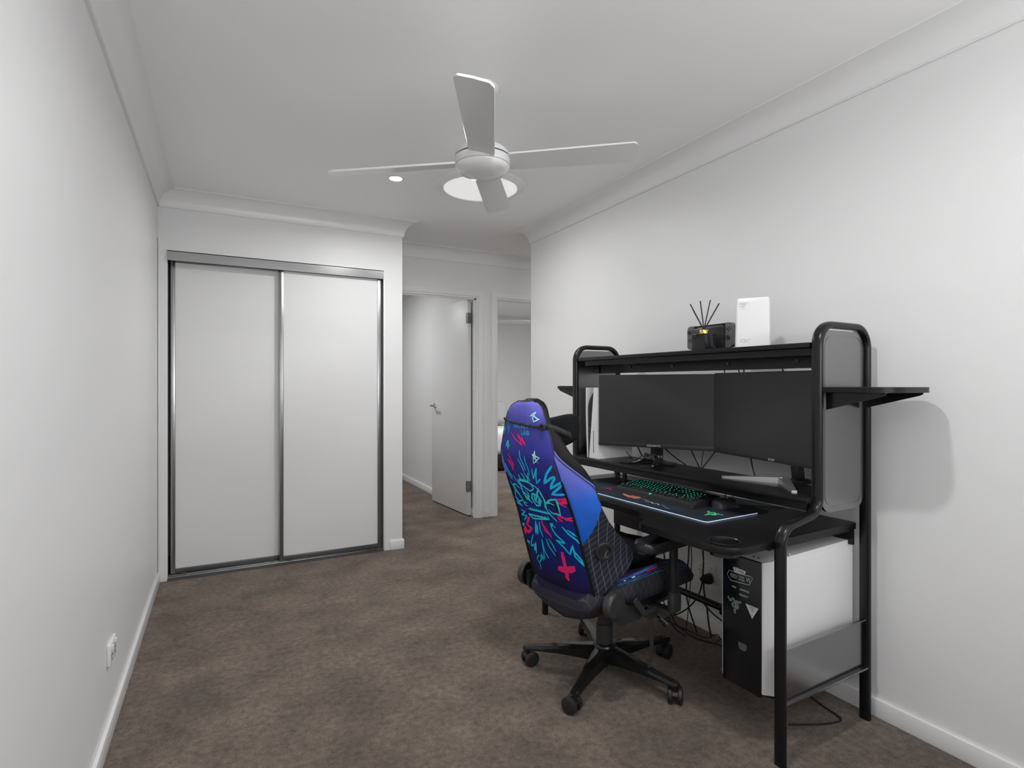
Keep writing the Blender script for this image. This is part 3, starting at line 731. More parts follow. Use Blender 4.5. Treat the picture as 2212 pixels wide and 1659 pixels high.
# sweep of elliptic sections from the left grip tip over the body to the right grip tip
secs = [(-0.050, 0.072, 0.014, 0.006), (-0.043, 0.071, 0.016, 0.012), (-0.025, 0.067, 0.021, 0.016), (-0.004, 0.061, 0.028, 0.020), (0.014, 0.050, 0.036, 0.024), (0.021, 0.034, 0.040, 0.030), (0.024, 0.015, 0.040, 0.033)]
secs = secs + [(0.024, 0.0, 0.040, 0.033)] + [(x, -y, z, r) for x, y, z, r in reversed(secs)]
path = [(x, y, z) for x, y, z, r in secs]
b.tube(path, 0.90, 0.64, n=16, radii=[r for *_, r in secs], up=(0, 0, 1))
o = b.build('controller_body', M_PLASTG, t); sm = o.modifiers.new('s', 'SUBSURF'); sm.levels = 1; sm.render_levels = 1
for s in (-1, 1):
    b = MB(); b.lathe([(0.006, 0.045), (0.005, 0.058), (0.0095, 0.060), (0.0095, 0.063), (0.006, 0.064)], 18, M=T(0.0, s * 0.026, 0)); b.build('thumbstick', M_PLASTM, t)
b = MB(); b.box(0.002, 0.030, -0.026, 0.026, 0.050, 0.058, bev=0.003); b.build('touch_pad', M_PLASTM, t)
b = MB()
for dx, dy in ((0.009, 0), (-0.009, 0), (0, 0.009), (0, -0.009)): b.lathe([(0.0042, 0.050), (0.0042, 0.0575)], 12, M=T(0.022 + dx, -0.048 + dy, 0))
b.build('face_buttons', M_GREYP, t)
b = MB(); b.box(0.019, 0.025, 0.037, 0.059, 0.050, 0.057); b.box(0.011, 0.033, 0.045, 0.051, 0.050, 0.057); b.build('direction_pad', M_GREYP, t)
# small black slab left of it
b = MB(); b.box(-0.025, 0.025, -0.03, 0.03, 0, 0.011, bev=0.003)
tag(b.build('portable_drive', M_PLAST, M=dk(0.215, 0.965, 0.850, 8)), 'small flat black box lying left of the gamepad', 'drive')

# ---------------------------------------------------------------- desk mat
t = empty('desk_mat', dk(0, 0, 0.7255), 'long dark printed mouse mat with a glowing white edge', 'mouse mat')
mm = bpy.data.materials.new('printed_mat_cloth'); mm.use_nodes = True; nt = mm.node_tree; pb = nt.nodes['Principled BSDF']
tc = nt.nodes.new('ShaderNodeTexCoord'); nn_ = nt.nodes.new('ShaderNodeTexNoise'); nn_.inputs['Scale'].default_value = 5.5; nn_.inputs['Detail'].default_value = 7; nn_.inputs['Roughness'].default_value = 0.7
nt.links.new(tc.outputs['Object'], nn_.inputs['Vector']); rr = nt.nodes.new('ShaderNodeValToRGB'); e = rr.color_ramp.elements
e[0].position = 0.36; e[0].color = (0.003, 0.006, 0.012, 1); e[1].position = 0.68; e[1].color = (0.010, 0.045, 0.058, 1); x = e.new(0.52); x.color = (0.006, 0.014, 0.028, 1)
nt.links.new(nn_.outputs['Fac'], rr.inputs[0]); nt.links.new(rr.outputs[0], pb.inputs['Base Color']); pb.inputs['Roughness'].default_value = 0.7
px0, px1, py0, py1 = -0.004, 0.372, 0.295, 1.24
def wav(y): return 0.0035 * max(0.0, sin((y - 0.45) * 9)) if y > 0.5 else 0.0
out = rrect(px0, px1, py0, py1, 0.018, 5)
b = MB(); b.prism(out, 0, 0.0035)
pat = mat('orange_pink_print', (0.75, 0.22, 0.14), 0.7); blu = mat('light_blue_print', (0.06, 0.22, 0.48), 0.7); grn = mat('green_print', (0.08, 0.62, 0.26), 0.7)
fm = lambda ox, oy, k, ang=0: (lambda x, y: (ox + k * (y * cos(ang) - x * sin(ang)) * 1.0, oy - k * (x * cos(ang) + y * sin(ang)), 0.0038))
def mark(ox, oy, pl, w, mi, k=1.0): b.strip(pl, None, w, mi, fm(ox, oy, k))
# splashes of colour in the printed artwork
for (ox, oy, mi, ln) in ((0.085, 0.80, 1, 0.06), (0.072, 0.79, 1, 0.05), (0.095, 0.775, 1, 0.03), (0.062, 0.775, 1, 0.03)):
    mark(ox, oy, [(-ln, 0.004), (-ln * 0.3, -0.004), (ln * 0.4, 0.005), (ln, -0.003)], 0.010, mi)
mark(0.078, 0.725, [(-0.03, 0), (0.0, 0.006), (0.035, -0.006)], 0.005, 2); mark(0.082, 0.71, [(-0.02, 0), (0.03, -0.004)], 0.004, 4)
mark(0.060, 0.625, [(-0.05, -0.01), (-0.03, 0.012), (-0.01, -0.004), (0.01, 0.01), (0.03, -0.008)], 0.006, 4)
mark(0.055, 0.58, [(-0.02, 0.006), (0.0, 0.012), (0.02, -0.004), (0.035, 0.0)], 0.006, 2)
mark(0.045, 0.545, [(-0.01, 0), (0.025, -0.002)], 0.003, 4)
for q in range(5): mark(0.105 + 0.010 * q, 0.985 - 0.012 * (q % 3), [(-0.03, -0.01), (0.0, 0.008), (0.03, -0.006)], 0.005, 5)
snakes(b, 3, fm(0.115, 0.375, 0.075), 1.0, 0.12)
b.build('mat_cloth', [mm, pat, blu, grn, M_PRINTW, M_PINK], t, recalc=False)
led = [(p[0], p[1], 0.002) for p in out]
# the strip is lit along the front and the first part of the right-hand side
front = [p for p in led if p[0] < 0.30 and p[1] < 1.235 and not (p[1] > 0.5 and p[0] > 0.02)]
q0 = sorted([p for p in led if p[0] < 0.05 and p[1] > 1.0], key=lambda p: -p[1]); q1 = sorted([p for p in led if p[0] < 0.05 and p[1] < 0.5], key=lambda p: (-p[1], p[0]))
line = [(px0, 1.222, 0.002), (px0, 0.313, 0.002)] + [(px0 + 0.018 - 0.018 * cos(a), py0 + 0.018 - 0.018 * sin(a), 0.002) for a in (0.4, 0.8, 1.2)] + [(px0 + 0.018, py0, 0.002), (0.29, py0, 0.002)]
b = MB(); b.tube(line, 0.0013, 0.0015, n=8); b.build('light_edge', M_LED, t)

# ---------------------------------------------------------------- keyboard
KM = dk(0.097, 0.950, 0.7292, 1.5) @ Matrix.Diagonal((1.08, 1.035, 1.2, 1))
kb = empty('keyboard', KM, 'black mechanical keyboard with teal glowing keys on the mouse mat', 'keyboard')
KW = 0.463   # along -y from the left end
pr_ = [(0, 0), (0.165, 0), (0.171, 0.004), (0.171, 0.026), (0.165, 0.030), (0.045, 0.019), (0.03, 0.012), (0.002, 0.008)]
b = MB(); b.loft([[(x, 0, z) for x, z in pr_], [(x, -KW, z) for x, z in pr_]])
snakes(b, 1, lambda x, y: (0.021 + y * 0.012, -0.222 - x * 0.012, 0.0135 + 0.0 * y + (0.0045 * (y * 0.012 + 0.006) / 0.012)), 1.0, 0.16)
b.box(0.004, 0.012, -KW - 0.0008, -KW + 0.028, 0.003, 0.007, mi=2)
b.build('keyboard_case', [M_PLASTM, M_KEYL, M_GREYP], kb, angle=25)
U = 0.0187
rows = []
def row(x, ws, z): rows.append((x, ws, z))
L0 = 0.014
main = [(0.144, [1, -1, 1, 1, 1, 1, -0.5, 1, 1, 1, 1, -0.5, 1, 1, 1, 1]), (0.122, [1] * 13 + [2]), (0.103, [1.5] + [1] * 12 + [1.5]), (0.084, [1.75] + [1] * 11 + [2.25]), (0.065, [2.25] + [1] * 10 + [2.75]), (0.046, [1.25, 1.25, 1.25, 6.25, 1.25, 1.25, 1.25, 1.25])]
nav = [(0.144, 15.25, [1, 1, 1]), (0.122, 15.25, [1, 1, 1]), (0.103, 15.25, [1, 1, 1]), (0.065, 16.25, [1]), (0.046, 15.25, [1, 1, 1])]
num = [(0.122, 18.5, [1, 1, 1, 1]), (0.103, 18.5, [1, 1, 1]), (0.084, 18.5, [1, 1, 1]), (0.065, 18.5, [1, 1, 1]), (0.046, 18.5, [2, 1])]
keys = []
for x, ws in main:
    u = 0
    for w in ws:
        if w > 0: keys.append((x, u, w, 1))
        u += abs(w)
for x, u0, ws in nav + num:
    u = u0
    for w in ws: keys.append((x, u, w, 1)); u += w
keys.append((0.094, 21.5, 1, 2)); keys.append((0.056, 21.5, 1, 2))
kmesh = {}
def keyb(w, dd, b=None, off=(0, 0, 0)):
    b = b or MB(); hw = (w * U - 0.0022) / 2; hd = (dd * U - 0.0022) / 2; x, y, z = off
    lo = [(-hd, -hw), (hd, -hw), (hd, hw), (-hd, hw)]
    b.loft([[(p[0] + x, p[1] + y, z - 0.0015) for p in lo], [(p[0] * 0.78 + x, p[1] * (hw - 0.0026) / hw + y, z + 0.0068) for p in lo]])
    # lit legend on the cap and the light escaping in front of the cap
    b.poly([(x + 0.0005, y + 0.0030, z + 0.0070), (x + 0.0005, y - 0.0022, z + 0.0070), (x + 0.0045, y - 0.0022, z + 0.0070), (x + 0.0045, y + 0.0030, z + 0.0070)], 1)
    b.poly([(x + hd + 0.0006, y + hw * 0.8, z + 0.0002), (x + hd + 0.0006, y - hw * 0.8, z + 0.0002), (x + hd + 0.0014, y - hw * 0.8, z + 0.0012), (x + hd + 0.0014, y + hw * 0.8, z + 0.0012)], 1)
    return b
rest = None
def kz(x): return 0.0185 + (x - 0.045) * 0.0925
for i, (x, u, w, dd) in enumerate(keys):
    y = -(L0 + (u + w / 2) * U); xx = x + 0.0
    if i < 100:
        if (w, dd) not in kmesh: kmesh[(w, dd)] = keyb(w, dd).mesh('key', [M_PLAST, M_KEYL], recalc=False)
        o = bpy.data.objects.new('key', kmesh[(w, dd)]); COL.objects.link(o); o.parent = kb; o.location = (xx, y, kz(xx)); o.rotation_euler = (0, -0.092, 0)
    else:
        rest = keyb(w, dd, rest, (xx, y, kz(xx)))
if rest: tag(rest.build('key', [M_PLAST, M_KEYL], kb, recalc=False), kind='stuff')

# ---------------------------------------------------------------- mouse
t = empty('computer_mouse', dk(0.262, 0.432, 0.729, -8), 'black computer mouse on the right end of the mouse mat', 'mouse')
b = MB(); loops = []
for i in range(15):
    k = i / 14; x = -0.058 + 0.118 * k
    hh = 0.041 * sin(min(1, 0.12 + k * 1.06) * pi * 0.92) ** 0.62 if k < 1 else 0.012
    hh = max(0.012, 0.040 * (1 - ((k - 0.36) / 0.72) ** 2))
    ww = 0.034 * (1 - 0.9 * max(0, (0.16 - k) / 0.16) ** 2) * (1 - 0.12 * max(0, (k - 0.9) / 0.1)) * (0.93 + 0.07 * cos((k - 0.3) * 9))
    loops.append([(x, ww * cos(a) , hh * max(0.0, sin(a)) ** 0.75) for a in [pi * q / 14 for q in range(15)]])
b.loft(loops); b.build('mouse_body', mat('mouse_rubber', (0.040, 0.038, 0.048), 0.38), t)
b = MB(); snakes(b, 0, lambda x, y: (-0.030 + y * 0.018, -x * 0.018, 0.0395 + 0.0045 * (y + 0.5) - 0.0035), 1.0, 0.14); b.build('mouse_emblem', M_PRINTG, t, recalc=False)
b = MB(); b.lathe([(0.010, -0.004), (0.010, 0.004)], 16, M=T(0.032, 0, 0.026) @ R(90, 'X')); b.build('scroll_wheel', M_RUBBER, t)
# clip-on cable bungee in front of it
t = empty('cable_clip', dk(0.395, 0.512, 0.7255, 0), 'small black cable clip on the worktop behind the mouse', 'cable clip')
b = MB(); b.box(-0.018, 0.018, -0.022, 0.022, 0, 0.012, bev=0.004); b.tube([(0, -0.018, 0.01), (0, -0.02, 0.03)], 0.002, n=6); b.tube([(0, 0.018, 0.01), (0, 0.02, 0.03)], 0.002, n=6); b.build('clip_base', M_PLAST, t)

# ---------------------------------------------------------------- things on the top shelf
TS = 1.3855
t = empty('reed_diffuser', dk(0.235, 0.512, TS, 0), 'black cube reed diffuser with a gold neck and five reeds on the top shelf', 'reed diffuser')
b = MB(); b.box(-0.036, 0.036, -0.035, 0.035, 0, 0.068, bev=0.002); b.build('bottle', M_PLASTG, t)
b = MB(); b.lathe([(0.0175, 0.066), (0.0185, 0.068), (0.0185, 0.084), (0.017, 0.086), (0.008, 0.086)], 28, M=T(0, 0, 0)); b.build('neck', M_GOLD, t)
for tx, ty, tz in ((0.0, 0.075, 0.205), (-0.03, 0.034, 0.175), (0.0, 0.020, 0.212), (0.01, -0.025, 0.212), (0.0, -0.078, 0.190)):
    b = MB(); b.tube([(-tx * 0.12, -ty * 0.10, 0.075), (tx, ty, tz)], 0.0026, n=8); b.build('reed', M_PLASTM, t)
# handheld console in its dock
t = empty('handheld_console', dk(0.330, 0.556, TS, 0), 'handheld game console with grey side controllers in a black dock on the top shelf', 'game console')
b = MB(); b.box(-0.026, 0.026, -0.087, 0.087, 0, 0.104, bev=0.004)
snakes(b, 1, lambda x, y: (-0.0265, -0.030 - x * 0.045, 0.052 + y * 0.045), 1.0, 0.05); b.build('dock', [M_PLAST, M_GREYP], t, recalc=True)
b = MB(); b.box(-0.006, 0.008, -0.086, 0.086, 0.012, 0.118, bev=0.002); b.box(-0.0062, -0.004, -0.070, 0.070, 0.098, 0.110, mi=1); b.build('tablet', [M_PLASTG, M_GREYP], t)
for s in (-1, 1):
    pts = fillet([(s * 0.087, 0.012), (s * 0.122, 0.012), (s * 0.122, 0.118), (s * 0.087, 0.118)], [0, 0.030, 0.030, 0], 8, True)
    pp = [tuple(p) for p in pts]
    b = MB(); b.loft([[(-0.013, y, z) for y, z in pp], [(0.011, y, z) for y, z in pp]])
    o = b.build('side_controller', mat('grey_controller', (0.13, 0.13, 0.135), 0.4), t)
    b = MB(); zs = 0.090 if s > 0 else 0.055
    b.lathe([(0.0045, 0.0), (0.0045, 0.006), (0.0085, 0.007), (0.008, 0.010)], 16, M=T(-0.013, s * 0.105, zs) @ R(-90, 'Y')); b.build('stick', M_PLASTM, o)
    b = MB(); zb_ = 0.055 if s > 0 else 0.090
    for dy, dz_ in ((0.007, 0), (-0.007, 0), (0, 0.007), (0, -0.007)): b.lathe([(0.003, 0), (0.003, 0.0018)], 10, M=T(-0.013, s * 0.105 + dy, zb_ + dz_) @ R(-90, 'Y'))
    b.build('buttons', M_PLASTM, o)
# white modem tower
t = empty('modem', dk(0.330, 0.345, TS, 34), 'tall white modem tower with a small label, right of the handheld console', 'modem')
b = MB()
lo = rrect(-0.024, 0.024, -0.067, 0.067, 0.012, 5); hi = [(x * 0.9 + 0.004, y * 0.93) for x, y in lo]
b.loft([[(x, y, 0) for x, y in lo], [(x, y, 0.19) for x, y in [(p[0] * 0.93 + 0.003, p[1] * 0.95) for p in lo]], [(x, y, 0.204) for x, y in hi], [(x * 0.92, y * 0.97, 0.207) for x, y in hi]])
def tf(x, y): return (-0.0303 + 0.0125 * (y / 0.207) * 1.0 + 0.0002 - 0.0022, -x, y)
def tfm(x, y):      # front face leans back with height
    k = y / 0.19; fx = -0.024 + k * ((-0.024 * 0.93 + 0.003) + 0.024); return (fx - 0.0006, -x, y)
for ly, (xa, xb) in ((0.186, (-0.050, -0.014)), (0.181, (-0.052, -0.022)), (0.178, (-0.040, -0.028)), (0.172, (-0.052, -0.026)), (0.168, (-0.044, -0.030)), (0.162, (-0.046, -0.028))):
    b.strip([(xa, ly), (xb, ly)], None, 0.0018, 1, tfm)
for cx in (-0.036, -0.014):
    ov = [(cx + 0.0085 * cos(a), 0.032 + 0.006 * sin(a)) for a in [2 * pi * q / 18 for q in range(15 if cx > -0.02 else 19)]]
    b.strip(ov, None, 0.0012, 1, tfm)
b.strip([(-0.028, 0.026), (-0.022, 0.026)], None, 0.0012, 1, tfm); b.strip([(-0.028, 0.026), (-0.030, 0.040)], None, 0.0012, 1, tfm)
b.build('modem_case', [M_WHITEP, mat('modem_print', (0.34, 0.34, 0.34), 0.5)], t, recalc=False)
ART = [["w",0.0036,[[-0.0979,0.792],[-0.0963,0.785],[-0.1038,0.778],[-0.095,0.783],[-0.0801,0.785],[-0.0964,0.787],[-0.0979,0.792]]],["w",0.0036,[[-0.0723,0.765],[-0.0479,0.752],[-0.0635,0.753],[-0.0788,0.742],[-0.0895,0.74],[-0.0654,0.731],[-0.0594,0.745],[-0.0725,0.764]]],["t",0.0036,[[0.1198,0.785],[0.1098,0.773],[0.0964,0.759],[0.1119,0.768]]],["t",0.0024,[[0.1104,0.707],[0.1243,0.686],[0.1075,0.701],[0.1239,0.671],[0.1058,0.696]]],["p",0.0036,[[0.0628,0.685],[0.0452,0.665],[-0.0011,0.641],[0.0319,0.69],[0.0201,0.676],[-0.0203,0.641],[0.0053,0.674]]],["t",0.0036,[[0.0874,0.653],[0.0943,0.642],[0.0998,0.631],[0.0888,0.634],[0.0876,0.619],[0.0828,0.633],[0.0779,0.633],[0.0839,0.643],[0.0826,0.653],[0.0937,0.644],[0.0874,0.632],[0.0879,0.644]]],["p",0.0048,[[0.0897,0.603],[0.0778,0.577],[0.0683,0.554],[0.1016,0.579],[0.0864,0.55],[0.0837,0.524],[0.0776,0.559]]],["b",0.0048,[[0.017,0.623],[0.0166,0.592],[0.0071,0.561],[0.0057,0.541]]],["b",0.0048,[[0.0336,0.59],[0.0244,0.568],[0.0186,0.548],[0.0187,0.532]]],["b",0.0036,[[-0.0096,0.605],[-0.0067,0.58],[-0.0121,0.549],[-0.0083,0.523]]],["w",0.0036,[[-0.0663,0.628],[-0.0567,0.597],[-0.0531,0.578],[-0.0762,0.596],[-0.0886,0.603],[-0.0538,0.613],[-0.0519,0.616],[-0.0682,0.595],[-0.0781,0.576],[-0.0687,0.598],[-0.0663,0.628]]],["b",0.0048,[[0.1485,0.55],[0.1366,0.53],[0.1246,0.51],[0.108,0.495]]],["b",0.0048,[[0.1397,0.553],[0.1247,0.519],[0.107,0.501]]],["b",0.0048,[[0.1551,0.516],[0.137,0.5],[0.1135,0.487]]],["b",0.0048,[[-0.0334,0.556],[-0.0282,0.531],[-0.0255,0.511],[-0.0593,0.561],[-0.045,0.528],[-0.0345,0.493],[-0.0634,0.516]]],["b",0.0072,[[-0.1339,0.574],[-0.1012,0.54],[-0.0746,0.498],[-0.1183,0.526],[-0.1377,0.532],[-0.111,0.5],[-0.0962,0.478],[-0.1379,0.501],[-0.16,0.511]]],["b",0.0072,[[-0.1548,0.498],[-0.1269,0.478],[-0.0954,0.455],[-0.1283,0.456],[-0.1553,0.458]]],["p",0.0072,[[-0.1092,0.434],[-0.1341,0.436],[-0.1589,0.443]]],["p",0.006,[[-0.1121,0.427],[-0.1333,0.425],[-0.1544,0.423]]],["p",0.0072,[[-0.1585,0.441],[-0.121,0.431],[-0.1556,0.43],[-0.1118,0.419],[-0.1543,0.422]]],["p",0.0048,[[-0.1133,0.422],[-0.1241,0.413],[-0.1423,0.406]]],["t",0.006,[[0.0739,0.496],[0.0668,0.465],[0.0648,0.434],[0.0462,0.411],[0.0269,0.398]]],["t",0.0048,[[0.0641,0.499],[0.0223,0.497],[0.0024,0.488],[-0.024,0.475],[-0.0379,0.46],[-0.0456,0.433],[-0.0429,0.411]]],["t",0.0048,[[0.0577,0.521],[0.0543,0.502],[0.0707,0.485],[0.0568,0.47],[0.0319,0.459],[0.0145,0.453],[-0.0083,0.467],[0.0024,0.488],[0.0333,0.493],[0.0676,0.491]]],["t",0.0048,[[0.1202,0.464],[0.1127,0.441],[0.0883,0.41],[0.081,0.399],[0.1005,0.423],[0.1237,0.437],[0.1259,0.46],[0.104,0.469],[0.0771,0.452]]],["t",0.0048,[[0.1237,0.437],[0.1394,0.405],[0.1209,0.387],[0.0851,0.399],[0.0771,0.38]]],["t",0.0048,[[0.047,0.454],[0.036,0.441],[0.0358,0.424],[0.0547,0.409],[0.0616,0.423],[0.0575,0.441],[0.0448,0.431],[0.0384,0.409]]],["t",0.006,[[-0.0065,0.444],[0.0112,0.442],[0.0211,0.42],[0.0097,0.391],[-0.0123,0.394],[-0.0268,0.419],[-0.0171,0.44],[0.0006,0.438],[0.0063,0.417],[-0.0075,0.402],[-0.0231,0.427],[-0.0108,0.445]]],["t",0.006,[[-0.0361,0.474],[-0.0222,0.452],[-0.0067,0.427],[0.0058,0.408]]],["t",0.0048,[[0.0389,0.528],[0.03,0.516],[0.0255,0.491]]],["t",0.0048,[[0.0203,0.529],[0.0094,0.516],[0.0108,0.487]]],["t",0.0048,[[-0.0032,0.534],[0.0026,0.514],[-0.0024,0.497]]],["t",0.0036,[[0.0981,0.509],[0.0864,0.489],[0.0768,0.473]]],["t",0.0036,[[0.1497,0.472],[0.1289,0.454],[0.1211,0.434]]],["t",0.006,[[-0.0512,0.412],[-0.0789,0.43],[-0.1073,0.435],[-0.1082,0.41],[-0.1092,0.386]]],["t",0.0048,[[-0.0429,0.411],[-0.0722,0.415],[-0.0925,0.408]]],["t",0.0048,[[-0.0348,0.454],[-0.049,0.423],[-0.0452,0.389]]],["t",0.0036,[[0.0612,0.377],[0.0853,0.38],[0.0839,0.394],[0.0599,0.391]]],["t",0.006,[[0.0663,0.365],[0.0158,0.367],[-0.0556,0.366],[-0.0603,0.357]]],["t",0.006,[[0.079,0.339],[0.0275,0.341],[-0.0352,0.342]]],["t",0.0048,[[0.0744,0.336],[0.0549,0.324],[-0.0029,0.333],[-0.044,0.34]]],["t",0.0036,[[0.0512,0.376],[0.0498,0.36]]],["t",0.0036,[[0.0399,0.376],[0.0375,0.36]]],["t",0.0036,[[0.0276,0.376],[0.0263,0.36]]],["t",0.0036,[[0.0153,0.376],[0.0138,0.361]]],["t",0.0036,[[0.0041,0.376],[0.0025,0.361]]],["t",0.0036,[[-0.007,0.375],[-0.0097,0.361]]],["t",0.0036,[[-0.0183,0.375],[-0.021,0.361]]],["t",0.0036,[[-0.0306,0.375],[-0.0324,0.362]]],["t",0.0036,[[-0.0418,0.375],[-0.0437,0.362]]],["t",0.0036,[[-0.0531,0.375],[-0.055,0.362]]],["t",0.0036,[[0.0588,0.337],[0.0539,0.324]]],["t",0.0036,[[0.043,0.34],[0.038,0.327]]],["t",0.0036,[[0.0271,0.343],[0.0222,0.33]]],["t",0.0036,[[0.0112,0.346],[0.0063,0.333]]],["t",0.0036,[[-0.0046,0.349],[-0.0096,0.336]]],["t",0.0036,[[-0.0205,0.352],[-0.0254,0.339]]],["t",0.0036,[[-0.0362,0.354],[-0.0413,0.342]]],["t",0.0048,[[-0.1125,0.429],[-0.1079,0.402],[-0.1063,0.369],[-0.0669,0.372],[-0.055,0.386]]],["t",0.0048,[[-0.0541,0.363],[-0.0807,0.339]]],["t",0.0048,[[-0.0466,0.415],[-0.0389,0.394],[-0.0485,0.372]]],["k",0.0108,[[-0.0667,0.455],[-0.0683,0.428],[-0.0657,0.401]]],["k",0.0108,[[0.0593,0.436],[0.0875,0.397],[0.0718,0.375]]],["k",0.0096,[[-0.0171,0.332],[-0.0488,0.308],[-0.0452,0.277]]],["k",0.012,[[-0.071,0.402],[-0.0985,0.413],[-0.0928,0.38]]],["b",0.0048,[[0.1597,0.4],[0.1327,0.39],[0.1128,0.375]]],["b",0.0048,[[0.1643,0.379],[0.1378,0.378],[0.0952,0.37],[0.1462,0.371],[0.1607,0.364]]],["b",0.0048,[[0.13,0.346],[0.0966,0.344],[0.1397,0.319],[0.0911,0.328],[0.1259,0.298]]],["b",0.0048,[[0.1617,0.28],[0.1463,0.28],[0.162,0.266],[0.1297,0.283],[0.1596,0.259]]],["p",0.0096,[[0.0792,0.326],[0.1113,0.283],[0.0818,0.273],[0.1216,0.243],[0.1301,0.269],[0.1546,0.238],[0.1579,0.225],[0.1208,0.26]]],["t",0.0036,[[0.157,0.332],[0.1597,0.31]]],["p",0.0072,[[0.0884,0.362],[0.0834,0.355]]],["b",0.006,[[0.0428,0.317],[0.0535,0.288],[0.0659,0.25],[0.0384,0.301],[0.0524,0.253]]],["b",0.0048,[[0.0232,0.318],[0.0287,0.282],[0.0223,0.249]]],["p",0.006,[[0.0058,0.342],[0.007,0.311],[-0.0081,0.29],[-0.0288,0.26]]],["p",0.0048,[[0.0106,0.32],[0.0002,0.281],[-0.0265,0.266]]],["b",0.006,[[-0.0394,0.325],[-0.0439,0.297],[-0.0546,0.279],[-0.0825,0.258],[-0.0981,0.245],[-0.0495,0.254],[-0.0811,0.231],[-0.1038,0.203],[-0.1266,0.245],[-0.1254,0.198],[-0.1538,0.161],[-0.1472,0.187],[-0.1264,0.221]]],["b",0.0072,[[-0.0464,0.324],[-0.0619,0.307]]],["b",0.0072,[[-0.0539,0.326],[-0.0382,0.306]]],["b",0.006,[[-0.0968,0.319],[-0.1189,0.292],[-0.1481,0.269],[-0.1554,0.255]]],["b",0.0048,[[-0.1164,0.308],[-0.1407,0.294],[-0.1528,0.28],[-0.1264,0.301]]],["p",0.006,[[-0.091,0.363],[-0.1234,0.355],[-0.1602,0.361]]],["p",0.006,[[-0.0869,0.375],[-0.1084,0.363],[-0.1258,0.351],[-0.1549,0.348]]],["p",0.006,[[-0.0875,0.355],[-0.1077,0.341]]],["b",0.0072,[[0.1446,0.206],[0.1384,0.187],[0.1266,0.204],[0.1519,0.193],[0.134,0.191]]],["t",0.0036,[[0.0826,0.246],[0.1247,0.183],[0.0947,0.19],[0.1066,0.163],[0.0769,0.215],[0.0953,0.155],[0.0894,0.202],[0.1022,0.195],[0.1183,0.186]]],["b",0.0048,[[0.0336,0.239],[0.0363,0.189],[0.0211,0.154]]],["b",0.0048,[[0.0063,0.247],[-0.0008,0.212],[-0.025,0.178]]],["b",0.0048,[[-0.0083,0.25],[-0.0223,0.231],[-0.0336,0.199]]],["b",0.0036,[[0.0356,0.204],[0.0344,0.232],[0.0483,0.144],[0.0414,0.188]]],["b",0.0036,[[0.0944,0.085],[0.0881,0.108],[0.1019,0.13],[0.0835,0.153],[0.0624,0.144],[0.0935,0.114],[0.07,0.138],[0.0627,0.169],[0.0563,0.135],[0.0553,0.163]]],["k",0.0072,[[-0.0258,0.252],[-0.0284,0.198],[-0.0264,0.156]]],["k",0.006,[[0.0109,0.216],[0.0151,0.145]]],["k",0.006,[[0.0615,0.133],[0.0701,0.099]]],["p",0.0144,[[-0.065,0.2],[-0.0636,0.172],[-0.0622,0.145],[-0.0608,0.11],[-0.0572,0.089],[-0.0639,0.079]]],["p",0.0168,[[-0.017,0.119],[-0.0492,0.121],[-0.0849,0.134],[-0.1106,0.139]]],["p",0.0108,[[-0.0253,0.13],[-0.0615,0.131],[-0.1121,0.15]]],["p",0.0096,[[-0.0556,0.116],[-0.0752,0.121],[-0.1001,0.128]]],["p",0.0096,[[-0.0577,0.198],[-0.0736,0.204]]],["p",0.0048,[[-0.0579,0.397],[-0.0597,0.396]]],["p",0.0048,[[0.1281,0.381],[0.1262,0.38]]],["p",0.0048,[[0.1155,0.377],[0.1136,0.376]]],["p",0.0048,[[0.1298,0.407],[0.1271,0.405]]],["p",0.0048,[[-0.0944,0.341],[-0.0962,0.34]]],["p",0.0048,[[-0.0739,0.335],[-0.0758,0.334]]],["p",0.0048,[[-0.1038,0.36],[-0.1044,0.358]]],["p",0.0048,[[-0.0773,0.337],[-0.0792,0.336]]],["p",0.0048,[[-0.0732,0.343],[-0.0751,0.342]]],["p",0.0048,[[0.116,0.38],[0.1141,0.379]]],["p",0.0048,[[0.1356,0.355],[0.1337,0.354]]],["p",0.0048,[[-0.0782,0.33],[-0.08,0.329]]],["p",0.0048,[[-0.0869,0.339],[-0.0886,0.337]]],["p",0.0048,[[-0.0498,0.314],[-0.0515,0.312]]],["p",0.0048,[[-0.0911,0.358],[-0.093,0.357]]],["p",0.0048,[[-0.0766,0.339],[-0.0785,0.338]]]]
# ================================================================ the computer in the desk's cage
t = empty('desktop_computer', dk(0, 0, 0.165), 'white tower computer with a black sticker-covered front, under the near end of the desk', 'computer')
fp = fillet([(0.512, 0.048), (0.512, 0.268), (0.048, 0.268), (0.034, 0.254), (0.034, 0.088), (0.075, 0.048)], [0.004, 0.004, 0.008, 0.006, 0.006, 0.03], 5, True)
fp = [tuple(p) for p in fp]
b = MB()
def sl(x): return 0.468 + min(1.0, max(0.0, (x - 0.034) / 0.07)) * 0.028
b.loft([[(x, y, 0.012) for x, y in fp], [(x, y, sl(x) - 0.006) for x, y in fp]], cap=True)
b.box(0.076, 0.508, 0.0464, 0.0482, 0.016, 0.464)          # side panel
b.build('computer_case', M_WHITEM, t, angle=30)
b = MB(); b.box(0.0275, 0.040, 0.0925, 0.249, 0.000, 0.463, bev=0.003); b.build('front_panel', mat('front_panel_gloss', (0.006, 0.008, 0.011), 0.18), t)
b = MB()
arc = [(0.034 + 0.016, 0.085), (0.034 + 0.004, 0.10), (0.034, 0.125), (0.034, 0.22), (0.036, 0.245), (0.05, 0.262), (0.10, 0.265), (0.50, 0.265), (0.50, 0.052), (0.08, 0.052)]
b.prism(arc, 0.0, 0.0125); b.build('base_skirt', M_PLASTM, t)
b = MB()
